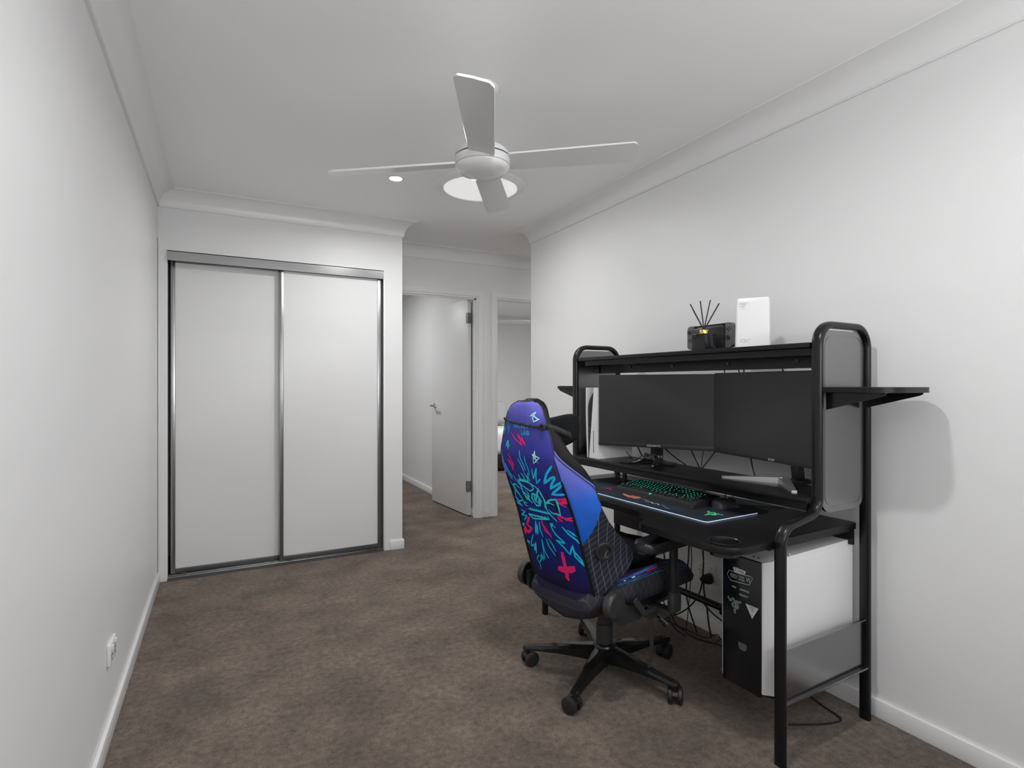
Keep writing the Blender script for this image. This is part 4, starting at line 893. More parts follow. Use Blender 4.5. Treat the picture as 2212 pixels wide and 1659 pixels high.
for y in (0.118, 0.136): b.lathe([(0.0032, 0), (0.0032, 0.0008)], 14, M=T(0.052, y, 0.4695) @ R(-20, 'Y'))
b.box(0.092, 0.098, 0.150, 0.190, 0.4885, 0.4905); b.build('top_ports', M_VOID, t)
b = MB(); b.prism(fillet([(0.182 - 0.157 * 0, 0)] * 0 or [(-0.017, 0.012), (0.017, 0.012), (0.017, -0.004), (0.010, -0.013), (-0.010, -0.013), (-0.017, -0.004)], 0.003, 3, True), 0, 0.0012, M=T(0.0275, 0.1640, 0.148) @ FACE)
b.build('power_button', M_GREYP, t)
def fs(y0, z0): return T(0.0270, y0, z0 - 0.165) @ FACE     # sticker frame on the front panel: X runs towards -y
def fmap(y0, z0): 
    m = fs(y0, z0); return lambda x, y: m @ Vector((x, y, 0.0003))
def outline(b, pts, w, mi, f): b.strip(list(pts) + [pts[0]], None, w, mi, f)
# hexagonal fan badge
b = MB(); f = fmap(0.176, 0.556)
hx = [(-0.052, -0.005), (-0.043, 0.012), (0.004, 0.011), (0.044, 0.015), (0.053, 0.010), (0.039, -0.017), (-0.037, -0.023)]
outline(b, hx, 0.0016, 0, f)
top_ = [(-0.028, 0.027), (-0.019, 0.030), (0.0265, 0.027), (0.0225, 0.0145), (-0.012, 0.0115), (-0.024, 0.014)]
b.poly([f(x, y) for x, y in top_], 0)
f2 = lambda x, y: fs(0.176, 0.556) @ Vector((x, y, 0.0006))
b.text('msi', 0.0125, 1, lambda x, y: f2(x + 0.0065, y + 0.0208), xscale=1.3)
sh = [(-0.025, 0.0265), (-0.019, 0.028), (-0.0145, 0.0265), (-0.0155, 0.020), (-0.019, 0.0155), (-0.0235, 0.019)]
outline(b, sh, 0.0012, 1, f2)
for cx in (-0.031, -0.018):
    for r in (0.0075, 0.005, 0.0025): b.strip([(cx + r * cos(a), -0.003 + r * sin(a)) for a in [2 * pi * q / 16 for q in range(17)]], None, 0.0011, 2, f)
b.text('TWIN', 0.0092, 0, lambda x, y: f(x + 0.0075, y + 0.001), xscale=0.95); b.text('FROZR', 0.0088, 0, lambda x, y: f(x + 0.009, y - 0.0085), xscale=0.85)
b.text('VI', 0.022, 0, lambda x, y: f(x + 0.035 + 0.12 * y, y - 0.001), xscale=0.9)
b.build('fan_badge_sticker', [M_PRINTW, M_INK, M_PRINTG], t, recalc=False)
b = MB(); f = fmap(0.176, 0.513)
b.text('MSI', 0.0100, 0, lambda x, y: f(x - 0.0225, y), xscale=1.15); b.text('AMING', 0.0105, 0, lambda x, y: f(x + 0.020, y), xscale=1.15); b.text('READY', 0.0105, 0, lambda x, y: f(x + 0.018, y - 0.019), xscale=1.15)
b.build('lettering_sticker', M_PRINTW, t, recalc=False)
b = MB(); f = fmap(0.197, 0.448); snakes(b, 0, lambda x, y: f(x * 0.056, y * 0.056 + 0.0), 1.0, 0.10)
snakes(b, 1, lambda x, y: (fs(0.197, 0.448) @ Vector((x * 0.056, y * 0.056, 0.0006))), 1.0, 0.05)
b.build('snake_emblem_sticker', [mat('pale_green_print', (0.50, 0.62, 0.54), 0.5), M_INK], t, recalc=False)
b = MB(); f = fmap(0.125, 0.455); f2 = lambda x, y: fs(0.125, 0.455) @ Vector((x, y, 0.0006))
b.poly([f(-0.0265, 0.0150), f(0.0255, 0.0145), f(0.0, -0.030)], 0)
b.text('TORTUGA', 0.0052, 1, lambda x, y: f2(x, y + 0.0112)) if False else b.strip([(-0.017, 0.0115), (0.016, 0.0112)], None, 0.0016, 1, f2)
b.text('BEACH', 0.0056, 1, lambda x, y: f2(x, y + 0.0065))
b.strip([(0.0, -0.012), (0.001, 0.000)], None, 0.0012, 1, f2)
for a in (20, 70, 110, 160, 200, 340): b.strip([(0.001, 0.0), (0.001 + 0.0065 * cos(radians(a)), 0.0 + 0.0045 * sin(radians(a)))], None, 0.0013, 1, f2)
b.strip([(-0.003, -0.018), (0.002, -0.020)], None, 0.003, 1, f2)
b.build('triangle_sticker', [M_PRINTW, M_INK], t, recalc=False)

# ================================================================ gaming chair (local x = forward, y = left, origin under the column)
CH = T(1.461, 1.927, 0) @ R(13, 'Z')
chair = empty('gaming_chair', CH, 'gaming chair in a violet and blue graffiti cover, pulled up to the black desk', 'chair')
M_BASE = mat('chair_base_metal', (0.014, 0.014, 0.014), 0.15, metal=0.2)
M_HINGE = mat('chair_plastic', (0.036, 0.036, 0.036), 0.38)
# star base
b = MB()
b.lathe([(0.030, 0.052), (0.046, 0.060), (0.052, 0.085), (0.050, 0.118), (0.046, 0.128), (0.040, 0.134), (0.036, 0.134)], 36)
angs = [142 - 13, 214.3 - 13, 285.6 - 13, 357.5 - 13, 69.6 - 13]
for a in angs:
    M = R(a, 'Z'); loops = []
    for r, w, z0, z1 in ((0.030, 0.036, 0.062, 0.122), (0.10, 0.032, 0.070, 0.116), (0.20, 0.026, 0.076, 0.104), (0.30, 0.020, 0.076, 0.094), (0.345, 0.019, 0.075, 0.091), (0.352, 0.012, 0.077, 0.089)):
        loops.append([(r, -w, z0), (r, w, z0), (r, w, z1 - 0.008), (r, w * 0.68, z1), (r, -w * 0.68, z1), (r, -w, z1 - 0.008)])
    b.loft(loops, M=M)
b.build('star_base', M_BASE, chair)
b = MB(); b.lathe([(0.018, 0.030), (0.018, 0.130), (0.036, 0.131), (0.036, 0.215), (0.033, 0.217), (0.030, 0.218), (0.030, 0.305)], 32); b.build('gas_column', M_HINGE, chair)
cm_ = None
for i, a in enumerate(angs):
    M = R(a, 'Z') @ T(0.338, 0, 0) @ R((35, 80, -60, 20, 150)[i], 'Z')
    c = bpy.data.objects.new('caster', None)
    b = MB(); b.lathe([(0.0055, 0.055), (0.0055, 0.078)], 12, M=T(0, 0, 0)); b.lathe([(0.012, 0.060), (0.012, 0.066)], 16)
    # hood
    n = 14; hood = [(-0.016 + 0.031 * cos(q), 0.032 + 0.0315 * sin(q)) for q in [radians(20 + 170 * k / n) for k in range(n + 1)]] + [(-0.038, 0.030), (-0.010, 0.036), (0.005, 0.038)]
    b.loft([[(x, -0.010, z) for x, z in hood], [(x, 0.010, z) for x, z in hood]])
    c = b.build('caster', M_PLAST, chair, angle=40); c.matrix_local = M
    for s in (-1, 1):
        b = MB(); b.lathe([(0.0295, 0.0), (0.0325, 0.003), (0.0325, 0.014), (0.027, 0.0175), (0.012, 0.0185)], 28, M=T(-0.016, s * 0.0105, 0.0325) @ R(-90 * s, 'X'))
        w = b.build('wheel', M_PLASTM, None); w.parent = c
# seat mechanism
b = MB(); b.box(-0.10, 0.16, -0.095, 0.095, 0.298, 0.336, bev=0.012); b.box(-0.15, 0.22, -0.21, 0.21, 0.334, 0.352, bev=0.004)
b.box(-0.02, 0.03, -0.25, 0.25, 0.312, 0.330, bev=0.004); b.build('tilt_mechanism', M_HINGE, chair)
b = MB(); b.tube([(0.06, -0.09, 0.315), (0.06, -0.18, 0.312), (0.065, -0.235, 0.290)], 0.005, n=8); b.tube([(0.065, -0.235, 0.290), (0.075, -0.262, 0.268)], 0.008, 0.012, n=10); b.build('height_lever', M_PLAST, chair)
# seat
def superloop(x, w, z0, z1, n=28, e=3.2):
    out = []
    for q in range(n):
        a = 2 * pi * q / n; ca, sa = cos(a), sin(a)
        y = w * (abs(ca) ** (2 / e)) * (1 if ca > 0 else -1); z = (z0 + z1) / 2 + (z1 - z0) / 2 * (abs(sa) ** (2 / e)) * (1 if sa > 0 else -1)
        out.append((x, y, z))
    return out
def seat_sec(x, w, z0, z1, dip, sag=0.0):
    """flat bottom, sloping sides, raised bolsters and a dished middle"""
    pts = []
    m = [(-w * 0.50, z0 - sag * 0.6), (-w * 0.80, z0 + (z1 - z0) * 0.14 - sag * 0.1), (-w * 0.97, z0 + (z1 - z0) * 0.36), (-w, z0 + (z1 - z0) * 0.62), (-w * 0.93, z1 - 0.008), (-w * 0.83, z1 + 0.004), (-w * 0.70, z1 - dip * 0.45), (-w * 0.45, z1 - dip * 0.9), (-w * 0.2, z1 - dip), (0, z1 - dip)]
    m = m + [(-y, z) for y, z in reversed(m[:-1])]
    m.append((0, z0 - sag))
    return [(x, y, z) for y, z in m]
b = MB(); secs = []
for x, w, z0, z1, dip, sag in ((-0.285, 0.130, 0.372, 0.410, 0.0, 0.0), (-0.280, 0.160, 0.358, 0.430, 0.0, 0.015), (-0.250, 0.180, 0.352, 0.450, 0.006, 0.045), (-0.19, 0.205, 0.350, 0.466, 0.016, 0.055), (-0.12, 0.225, 0.350, 0.480, 0.026, 0.045), (-0.04, 0.245, 0.350, 0.492, 0.032, 0.015), (0.05, 0.256, 0.350, 0.505, 0.036, 0.0), (0.14, 0.260, 0.350, 0.507, 0.034, 0.0), (0.21, 0.260, 0.350, 0.496, 0.026, 0.0), (0.265, 0.254, 0.352, 0.474, 0.014, 0.0), (0.310, 0.240, 0.358, 0.444, 0.004, 0.0), (0.332, 0.215, 0.368, 0.422, 0.0, 0.0), (0.340, 0.16, 0.378, 0.408, 0.0, 0.0)):
    secs.append(seat_sec(x, w, z0, z1, dip, sag))
fs_ = b.loft(secs)
ns = len(secs[0])
for i, f_ in enumerate(fs_[:-2]):
    q = i % ns
    if 5 <= q <= 12: f_.material_index = 1
# printed piping stripes down the bolster side
def seat_pt(x, s, k, off=0.0015):
    """point on the seat's side at depth x: k 0 = bottom .. 1 = top edge"""
    xs = [-0.285, -0.280, -0.250, -0.19, -0.12, -0.04, 0.05, 0.14, 0.21, 0.265, 0.310, 0.332, 0.340]
    P = [(0.80, 0.14), (0.97, 0.36), (1.0, 0.62), (0.93, 0.94), (0.83, 1.03)]
    tab = [(0.130, 0.372, 0.410), (0.160, 0.358, 0.430), (0.180, 0.352, 0.450), (0.205, 0.350, 0.466), (0.225, 0.350, 0.480), (0.245, 0.350, 0.492), (0.256, 0.350, 0.505), (0.260, 0.350, 0.507), (0.260, 0.350, 0.496), (0.254, 0.352, 0.474), (0.240, 0.358, 0.444), (0.215, 0.368, 0.422), (0.16, 0.378, 0.408)]
    x = max(xs[0], min(xs[-1] - 1e-6, x))
    i = max(j for j in range(len(xs)) if xs[j] <= x); i = min(i, len(xs) - 2); t_ = (x - xs[i]) / (xs[i + 1] - xs[i])
    w, z0, z1 = [tab[i][j] * (1 - t_) + tab[i + 1][j] * t_ for j in range(3)]
    kk = max(0, min(0.999, k)) * 4; j = int(kk); u = kk - j
    a, c = P[j], P[j + 1]; yy = a[0] * (1 - u) + c[0] * u; zz = a[1] * (1 - u) + c[1] * u
    return Vector((x, s * (w * yy + off), z0 + (z1 - z0) * zz))
for s in (-1, 1):
    sm_ = lambda x, y, s=s: seat_pt(x, s, y)
    def sstrip(x0, x1, k0, k1, w, mi, s=s):
        n = 12; pts = [(x0 + (x1 - x0) * i / n, k0 + (k1 - k0) * i / n) for i in range(n + 1)]
        vv = [(b.bm.verts.new(seat_pt(x, s, k + w)), b.bm.verts.new(seat_pt(x, s, k - w))) for x, k in pts]
        for p, q in zip(vv, vv[1:]):
            fc = b.bm.faces.new((p[0], q[0], q[1], p[1])); fc.material_index = mi
    sstrip(-0.16, 0.06, 0.93, 0.92, 0.035, 2); sstrip(-0.16, 0.09, 0.80, 0.76, 0.014, 2); sstrip(-0.16, 0.09, 0.75, 0.70, 0.010, 4); sstrip(-0.01, 0.05, 0.86, 0.84, 0.016, 3); sstrip(-0.085, -0.070, 0.86, 0.86, 0.025, 5); sstrip(-0.125, -0.115, 0.84, 0.86, 0.020, 5)
    for q in range(7): sstrip(0.09 + 0.012 * q, 0.27 - 0.010 * (q % 3), 0.95 - q * 0.055, 0.88 - q * 0.035, 0.007, (4, 6, 4, 2, 4, 6, 4)[q])
b.build('seat_cushion', [M_QUILT, M_SEATT, mat('blue_stripe_print', (0.04, 0.10, 0.55), 0.7), M_PINK, mat('deep_teal_print', (0.01, 0.16, 0.26), 0.7), M_ICE, mat('dim_cyan_print', (0.01, 0.25, 0.45), 0.7)], chair, angle=50)

# backrest -------------------------------------------------------
LAM = radians(15)
PO = [(-0.05, 0.018), (0, 0.018), (0.3, 0.0), (0.6, -0.036), (0.7, -0.015), (0.8, 0.008), (0.9, 0.02)]
def poff(s_):
    if s_ <= PO[0][0]: return PO[0][1]
    for a, c in zip(PO, PO[1:]):
        if s_ <= c[0]:
            t_ = (s_ - a[0]) / (c[0] - a[0]); t_ = t_ * t_ * (3 - 2 * t_) * 0.5 + t_ * 0.5; return a[1] + (c[1] - a[1]) * t_
    return PO[-1][1]
def bp(l, s_, dep):
    dep = dep + poff(s_)
    return Vector((-0.275 - s_ * sin(LAM) + dep * cos(LAM), l, 0.40 + s_ * cos(LAM) + dep * sin(LAM)))
def lerp(tab, s_):
    if s_ <= tab[0][0]: return tab[0][1:]
    for a, c in zip(tab, tab[1:]):
        if s_ <= c[0]:
            t_ = (s_ - a[0]) / (c[0] - a[0]); return tuple(a[i] * (1 - t_) + c[i] * t_ for i in range(1, len(a)))
    return tab[-1][1:]
# s, rear half width, front half width, depth of the side
BT = [(-0.02, 0.155, 0.160, 0.045), (0.03, 0.162, 0.190, 0.075), (0.06, 0.165, 0.215, 0.115), (0.10, 0.165, 0.235, 0.165), (0.135, 0.164, 0.242, 0.192), (0.165, 0.163, 0.245, 0.182), (0.20, 0.162, 0.247, 0.160), (0.26, 0.161, 0.250, 0.122), (0.32, 0.159, 0.251, 0.090), (0.38, 0.157, 0.251, 0.074), (0.43, 0.155, 0.251, 0.073), (0.49, 0.153, 0.246, 0.074), (0.54, 0.152, 0.230, 0.068), (0.58, 0.150, 0.207, 0.060), (0.62, 0.146, 0.178, 0.054), (0.67, 0.134, 0.140, 0.048), (0.70, 0.123, 0.116, 0.042), (0.735, 0.111, 0.102, 0.038), (0.76, 0.100, 0.092, 0.034), (0.778, 0.087, 0.080, 0.030), (0.790, 0.068, 0.062, 0.025), (0.797, 0.040, 0.038, 0.02)]
def rear_dep(l, s_):
    w = lerp(BT, s_)[0]; t_ = min(1.0, abs(l) / w)
    e_ = 0.0
    if s_ > 0.75: e_ = 0.012 * ((s_ - 0.75) / 0.047) ** 2
    return 0.014 * t_ ** 4 + e_ - 0.006 * (1 - t_ * t_)
NR, NSD = 14, 6
b = MB(); uvl = b.bm.loops.layers.uv.new('UVMap')
SS = [-0.035 + 0.832 * i / 66 for i in range(67)]
rows_ = []
for s_ in SS:
    wr, wfr, dp = lerp(BT, s_); rg = []
    for i in range(NR + 1):
        l = wr - 2 * wr * i / NR; rg.append((bp(l, s_, rear_dep(l, s_)), ('r', l, s_)))
    d0 = rear_dep(wr, s_)
    for i in range(1, NSD + 1):
        t_ = i / NSD; bul = 0.010 * sin(pi * t_)
        rg.append((bp(-(wr + (wfr - wr) * t_ + bul), s_, d0 + (dp - d0) * t_), ('s', t_, s_)))
    fr = [(-(wfr - 0.012), dp + 0.012), (-(wfr - 0.035), dp + 0.008), (-wr * 0.8, max(dp * 0.62 + 0.012, 0.055)), (-wr * 0.4, max(dp * 0.5 + 0.014, 0.06)), (0, max(dp * 0.48 + 0.015, 0.06))]
    fr = fr + [(-l, d) for l, d in reversed(fr[:-1])]
    for l, d in fr: rg.append((bp(l, s_, d), ('f', l, s_)))
    for i in range(NSD, 0, -1):
        t_ = i / NSD; bul = 0.010 * sin(pi * t_)
        rg.append((bp((wr + (wfr - wr) * t_ + bul), s_, d0 + (dp - d0) * t_), ('s', t_, s_)))
    rows_.append([(b.bm.verts.new(p), m) for p, m in rg])
nn2 = len(rows_[0])
for ra, rb_ in zip(rows_, rows_[1:]):
    for q in range(nn2):
        a0, a1, b1, b0 = ra[q], ra[(q + 1) % nn2], rb_[(q + 1) % nn2], rb_[q]
        f_ = b.bm.faces.new((a0[0], a1[0], b1[0], b0[0])); f_.smooth = True
        kinds = (a0[1][0], a1[1][0])
        if kinds == ('r', 'r'): f_.material_index = 0; uvs = [(v[1][1], v[1][2]) for v in (a0, a1, b1, b0)]
        elif 'f' in kinds: f_.material_index = 2; uvs = [(1, v[1][2]) for v in (a0, a1, b1, b0)]
        else: f_.material_index = 1; uvs = [((v[1][1] if v[1][0] == 's' else 0.0), v[1][2]) for v in (a0, a1, b1, b0)]
        for lo_, uv_ in zip(f_.loops, uvs): lo_[uvl].uv = uv_
b.bm.faces.new([v for v, m in reversed(rows_[0])]).material_index = 2
b.bm.faces.new([v for v, m in rows_[-1]]).material_index = 1
bmesh.ops.recalc_face_normals(b.bm, faces=b.bm.faces)
LV = {'k': 0.0007, 'p': 0.0012, 'b': 0.0016, 't': 0.0020, 'w': 0.0022}
MI = {'b': 3, 't': 4, 'p': 5, 'w': 6, 'k': 7}
def rp(l, s_, lift):
    w_ = lerp(BT, s_)[0] - 0.003; l = max(-w_, min(w_, l)); return bp(l, s_, rear_dep(l, s_) - lift)
for c_, w_, pl in ART:
    b.strip(pl, None, w_ * 1.3, MI[c_], lambda x, y, c_=c_: rp(x, y, LV[c_]))
# wordmark and its triangular sign
b.text('SECRET', 0.0245, 3, lambda x, y: rp(-x + 0.002, y + 0.7135, 0.0016), xscale=1.05)
b.text('LAB', 0.0245, 3, lambda x, y: rp(-x - 0.0175, y + 0.6885, 0.0016), xscale=1.05)
for tr in ([(0.096, 0.729), (0.064, 0.733), (0.081, 0.716)], [(0.094, 0.716), (0.085, 0.707), (0.0825, 0.676)], [(0.072, 0.716), (0.079, 0.707), (0.0805, 0.676)]):
    b.poly([rp(x, y, 0.0016) for x, y in tr], 3)
b.build('backrest', [M_COVB, M_COVS, M_FABB, M_CYAN, M_TEAL, M_PINK, M_ICE, M_INK], chair, recalc=False, angle=60)
# piping along both seams of the cover
b = MB()
for s in (-1, 1):
    pts = []
    for i in range(26):
        s_ = 0.42 + 0.374 * i / 25; wr, wfr, dp = lerp(BT, s_); t_ = max(0.0, min(1.0, (0.62 - s_) / 0.15)); d0 = rear_dep(wr, s_)
        pts.append(bp(s * (wr + (wfr - wr) * t_ + 0.010 * sin(pi * t_)), s_, d0 + (dp - d0) * t_))
    b.tube(pts, 0.0022, n=6)
b.build('cover_piping', mat('piping_cord', (0.03, 0.035, 0.05), 0.6), chair)
# black zip strip down the rear panel's right edge, and the fabric tag above it
for s in (-1, 1):
    b = MB()
    pts = [(0.03 + 0.48 * i / 22) for i in range(23)]
    vv = []
    for s_ in pts:
        wr = lerp(BT, s_)[0]; vv.append([b.bm.verts.new(bp(s * (wr + o), s_, rear_dep(wr, s_) - 0.0035 - (0.0 if o < 0 else 0.000))) for o in (-0.009, 0.007)])
    for p, q in zip(vv, vv[1:]): b.bm.faces.new((p[0], q[0], q[1], p[1]))
    b.build('zip_strip', M_FABB, chair, recalc=False)
b = MB(); b.loft([[bp(-0.146 - o, 0.575, 0.004 - d) for o, d in ((-0.006, 0.004), (0.006, 0.006), (0.006, 0.003), (-0.006, 0.001))], [bp(-0.152 - o, 0.528, 0.004 - d) for o, d in ((-0.004, 0.010), (0.008, 0.012), (0.008, 0.009), (-0.004, 0.007))]])
b.build('fabric_tag', M_WEB, chair)
# lumbar adjustment opening with its ring on the right side, mirrored on the left
for s in (-1, 1):
    s_ = 0.205; wr, wfr, dp = lerp(BT, s_); t_ = 0.42; d0 = rear_dep(wr, s_)
    c0 = bp(s * (wr + (wfr - wr) * t_ + 0.010 * sin(pi * t_) + 0.001), s_, d0 + (dp - d0) * t_)
    e1 = bp(s * wfr, s_, dp) - bp(s * wr, s_, d0); e1.normalize(); e2 = (bp(s * 0.2, s_ + 0.1, 0.05) - bp(s * 0.2, s_, 0.05)).normalized(); e3 = e1.cross(e2).normalized()
    if e3.y * s < 0: e3 = -e3
    e2 = e3.cross(e1).normalized()
    M = Matrix((e1, e2, e3)).transposed().to_4x4(); M.translation = c0
    b = MB(); b.lathe([(0.036, -0.002), (0.036, 0.006), (0.033, 0.009), (0.024, 0.009), (0.0215, 0.005)], 36, M=M, cap=False); b.lathe([(0.0001, 0.003), (0.0215, 0.003), (0.0215, 0.005)], 36, mi=1, M=M, cap=False)
    b.prism([(-0.006, -0.02), (0.001, -0.018), (0.012, 0.002), (0.008, 0.004)], 0.0032, 0.0065, mi=2, M=M)
    b.box(0.030, 0.043, 0.002, 0.012, 0.0, 0.007, mi=0, bev=0.003, M=M)
    b.build('side_opening_ring', [M_PLASTM, M_VOID, M_GREYP], chair)
# head pillow with its strap
b = MB(); loops = []
for i in range(17):
    k = i / 16; y = 0.150 - 0.300 * k; t_ = abs(2 * k - 1)
    th = 0.030 * (1 - t_ ** 3.0) + 0.016 + 0.012 * (1 - t_); hh = 0.046 * (1 - 0.20 * (1 - t_)) * (1 - 0.35 * t_ ** 6)
    cx = 0.085 + 0.050 * t_ ** 1.6; sc = 0.665 + 0.018 * t_ ** 2
    pw = lambda c: (1 if c >= 0 else -1) * abs(c) ** 0.62
    loops.append([bp(y, sc - 0.008 + hh * 1.38 * pw(sin(a)), cx + th * pw(cos(a))) for a in [2 * pi * q / 20 for q in range(20)]])
b.loft(loops); pil = b.build('head_pillow', M_FABV, chair, angle=60)
b = MB()
def strapf(l, s_, e=0.0): return rp(l, s_, 0.0035 + e)
pts = [(-0.120 + 0.240 * i / 20) for i in range(21)]
vv = [(b.bm.verts.new(strapf(l, 0.7205 + (l) * 0.085 + 0.0045)), b.bm.verts.new(strapf(l, 0.7205 + l * 0.085 - 0.0045))) for l in pts]
for p, q in zip(vv, vv[1:]): b.bm.faces.new((p[0], q[0], q[1], p[1]))
for s, s0, hw in ((-1, 0.711, 0.012), (1, 0.730, 0.006)):
    ln = [bp(s * 0.119, s0, 0.008), bp(s * 0.127, s0 - 0.004, 0.02), bp(s * 0.138, s0 - 0.018, 0.045), bp(s * 0.144, s0 - 0.038, 0.075), bp(s * 0.151, s0 - 0.058, 0.105)]
    up_ = bp(0, 0.1, 0) - bp(0, 0, 0); up_.normalize()
    vv = [(b.bm.verts.new(p + up_ * hw), b.bm.verts.new(p - up_ * hw)) for p in ln]
    for p, q in zip(vv, vv[1:]): b.bm.faces.new((p[0], q[0], q[1], p[1]))
o = b.build('pillow_strap', M_WEB, chair, recalc=False); sm = o.modifiers.new('s', 'SOLIDIFY'); sm.thickness = 0.0018
b = MB(); b.box(-0.010, 0.010, -0.009, 0.009, -0.003, 0.004, bev=0.003, M=T(*bp(-0.110, 0.712, 0.0)) @ R(-15, 'Y') @ R(90, 'Y')); 
for q in range(6):
    a = q * 1.1; b.lathe([(0.0045, -0.003), (0.0055, 0.001), (0.003, 0.005)], 10, M=T(*bp(-0.108 + 0.009 * cos(a), 0.714 + 0.009 * sin(a), -0.004)) @ R(75, 'Y'))
b.build('strap_buckle', M_PLASTM, chair)
b = MB(); loops = []
for i in range(15):
    k = i / 14; y = 0.205 - 0.41 * k; t_ = abs(2 * k - 1); th = 0.055 * (1 - t_ ** 5) + 0.012; hh = 0.105 * (1 - 0.35 * t_ ** 4)
    loops.append([(0.085 + th * 2.0 * cos(a), y * 0.92, 0.5225 + th * 0.85 * sin(a) + 0.012 * t_) for a in [2 * pi * q / 18 for q in range(18)]])
b.loft(loops); tag(b.build('lumbar_cushion', M_FABV, M=CH, angle=60), 'black velour lumbar cushion lying on the seat of the gaming chair', 'cushion')
# hinge covers and brackets
for s in (-1, 1):
    M = T(-0.232, s * 0.222, 0.420) @ R(-90 * s, 'X')
    b = MB(); b.lathe([(0.045, 0.0), (0.050, 0.004), (0.050, 0.022), (0.047, 0.030), (0.042, 0.034), (0.001, 0.0345)], 44, M=M, cap=False)
    mm_ = T(-0.232, s * 0.2568, 0.420) @ (R(90, 'X') if s < 0 else R(-90, 'X'))
    sx = 1 if s < 0 else 1
    b.strip([(-0.008 * sx, 0.012), (0.009 * sx, 0.024), (0.004 * sx, 0.010), (0.008 * sx, 0.0), (0.002 * sx, -0.018)], None, 0.0016, 1, lambda x, y: mm_ @ Vector((x, y if s < 0 else -y, 0.0004)))
    b.lathe([(0.0065, 0.0), (0.0065, 0.0008)], 14, mi=2, M=mm_ @ T(0.0, -0.034 if s < 0 else 0.034, 0))
    b.build('hinge_cover', [M_HINGE, M_GREYP, M_VOID], chair)
    b = MB()
    pl = [(-0.250, 0.375), (-0.225, 0.350), (-0.170, 0.322), (-0.060, 0.318), (-0.030, 0.330), (-0.030, 0.362), (-0.120, 0.385), (-0.165, 0.410), (-0.19, 0.44), (-0.25, 0.44)]
    b.loft([[(x, s * 0.207, z) for x, z in pl], [(x, s * 0.226, z) for x, z in pl]]); b.build('side_bracket', M_HINGE, chair)
# armrests
for s in (-1, 1):
    b = MB(); b.box(0.015, 0.075, s * 0.315 - 0.016, s * 0.315 + 0.016, 0.345, 0.420, bev=0.010); b.box(0.02, 0.07, min(s * 0.20, s * 0.31), max(s * 0.20, s * 0.31), 0.330, 0.352, bev=0.004)
    b.lathe([(0.027, 0.418), (0.027, 0.424), (0.022, 0.426)], 24, mi=0, M=T(0.045, s * 0.315, 0) @ Matrix.Diagonal((1.05, 0.72, 1, 1)))
    b.build('armrest_bracket', M_HINGE, chair)
    b = MB(); b.tube([(0.045, s * 0.315, 0.40), (0.042, s * 0.315, 0.50), (0.040, s * 0.315, 0.612)], 0.0145, 0.021, n=20, up=(1, 0, 0)); b.box(0.005, 0.075, s * 0.315 - 0.022, s * 0.315 + 0.022, 0.600, 0.622, bev=0.007)
    b.build('armrest_post', M_PLAST, chair)
    pts = fillet([(-0.172, s * 0.315 - 0.046), (0.118, s * 0.315 - 0.052), (0.118, s * 0.315 + 0.052), (-0.172, s * 0.315 + 0.046)], 0.032, 7, True)
    b = MB(); b.prism([tuple(p) for p in pts], 0.616, 0.656, bev=0.014, seg=4); b.box(0.0, 0.085, s * 0.315 + s * 0.036 - 0.006, s * 0.315 + s * 0.036 + 0.018 * s, 0.614, 0.624, bev=0.002) if False else None
    b.build('armrest_pad', mat('arm_pad_urethane', (0.016, 0.017, 0.020), 0.33), chair)
# loose straps of the seat cover hanging under the seat
b = MB(); pts = [(0.005, -0.225, 0.352), (0.000, -0.240, 0.27), (-0.004, -0.243, 0.19), (-0.012, -0.238, 0.118)]
b.tube(spline(pts, 5), 0.0095, 0.0012, n=8, up=(0.3, 1, 0)); b.box(-0.022, -0.002, -0.242, -0.236, 0.142, 0.156, bev=0.002)
b.build('hanging_strap', M_WEB, chair)
b = MB(); b.tube([(-0.140, -0.2660, 0.425), (-0.085, -0.2660, 0.362)], 0.004, 0.013, n=8, up=(1, 0, 1)); b.box(-0.085, 0.00, -0.266, -0.258, 0.345, 0.366, bev=0.003); b.build('side_strap', M_WEB, chair)

# ================================================================ cables
def cable(name, label, cat, pts, r=0.003, group=None, k=8, m=None):
    b = MB(); b.tube(spline(pts, k), r, n=8); return tag(b.build(name, m or M_RUBBER), label, cat, group)
def dw(x, y, z): return tuple(DK @ Vector((x, y, z)))
# wall outlet behind the desk with two plugs
ow = outlet(T(XR, 2.02, 0.300) @ R(90, 'Z'), 'white double power outlet on the right wall behind the desk', 'double power outlets')
t = empty('power_plug', T(XR - 0.012, 1.985, 0.270), 'large black power plug in the outlet behind the desk', 'power plug')
b = MB(); b.lathe([(0.024, 0.0), (0.026, 0.012), (0.022, 0.034), (0.014, 0.048), (0.007, 0.056)], 24, M=R(-90, 'Y') @ R(-20, 'X')); b.build('plug_body', M_RUBBER, t)
b = MB(); b.tube(spline([(-0.05, 0, -0.005), (-0.058, -0.010, -0.05), (-0.050, -0.020, -0.12), (-0.05, -0.03, -0.19), (-0.052, -0.05, -0.262)], 6), 0.0042, n=8); b.build('lead', M_RUBBER, t)
G1 = 'black cables behind the monitors'
def span(name, label, u0, u1, group, r=0.0028, sag=0.0):
    m = tuple((a + c) / 2 for a, c in zip(u0, u1)); m = (m[0], m[1], m[2] - sag); return cable(name, label, 'cable', [u0, m, u1], r, group)
span('monitor_cable', 'black cable sloping from the left monitor down to the shelf edge', dw(0.39, 0.955, 0.96), dw(0.405, 0.765, 0.851), G1, 0.0032, 0.008)
span('monitor_cable', 'black cable dropping steeply just right of the left stand', dw(0.44, 0.80, 0.975), dw(0.425, 0.700, 0.842), G1, 0.0032)
span('monitor_cable', 'thin black cable between the two crossing behind the left monitor', dw(0.455, 0.700, 0.955), dw(0.428, 0.697, 0.842), G1, 0.0020, 0.0)
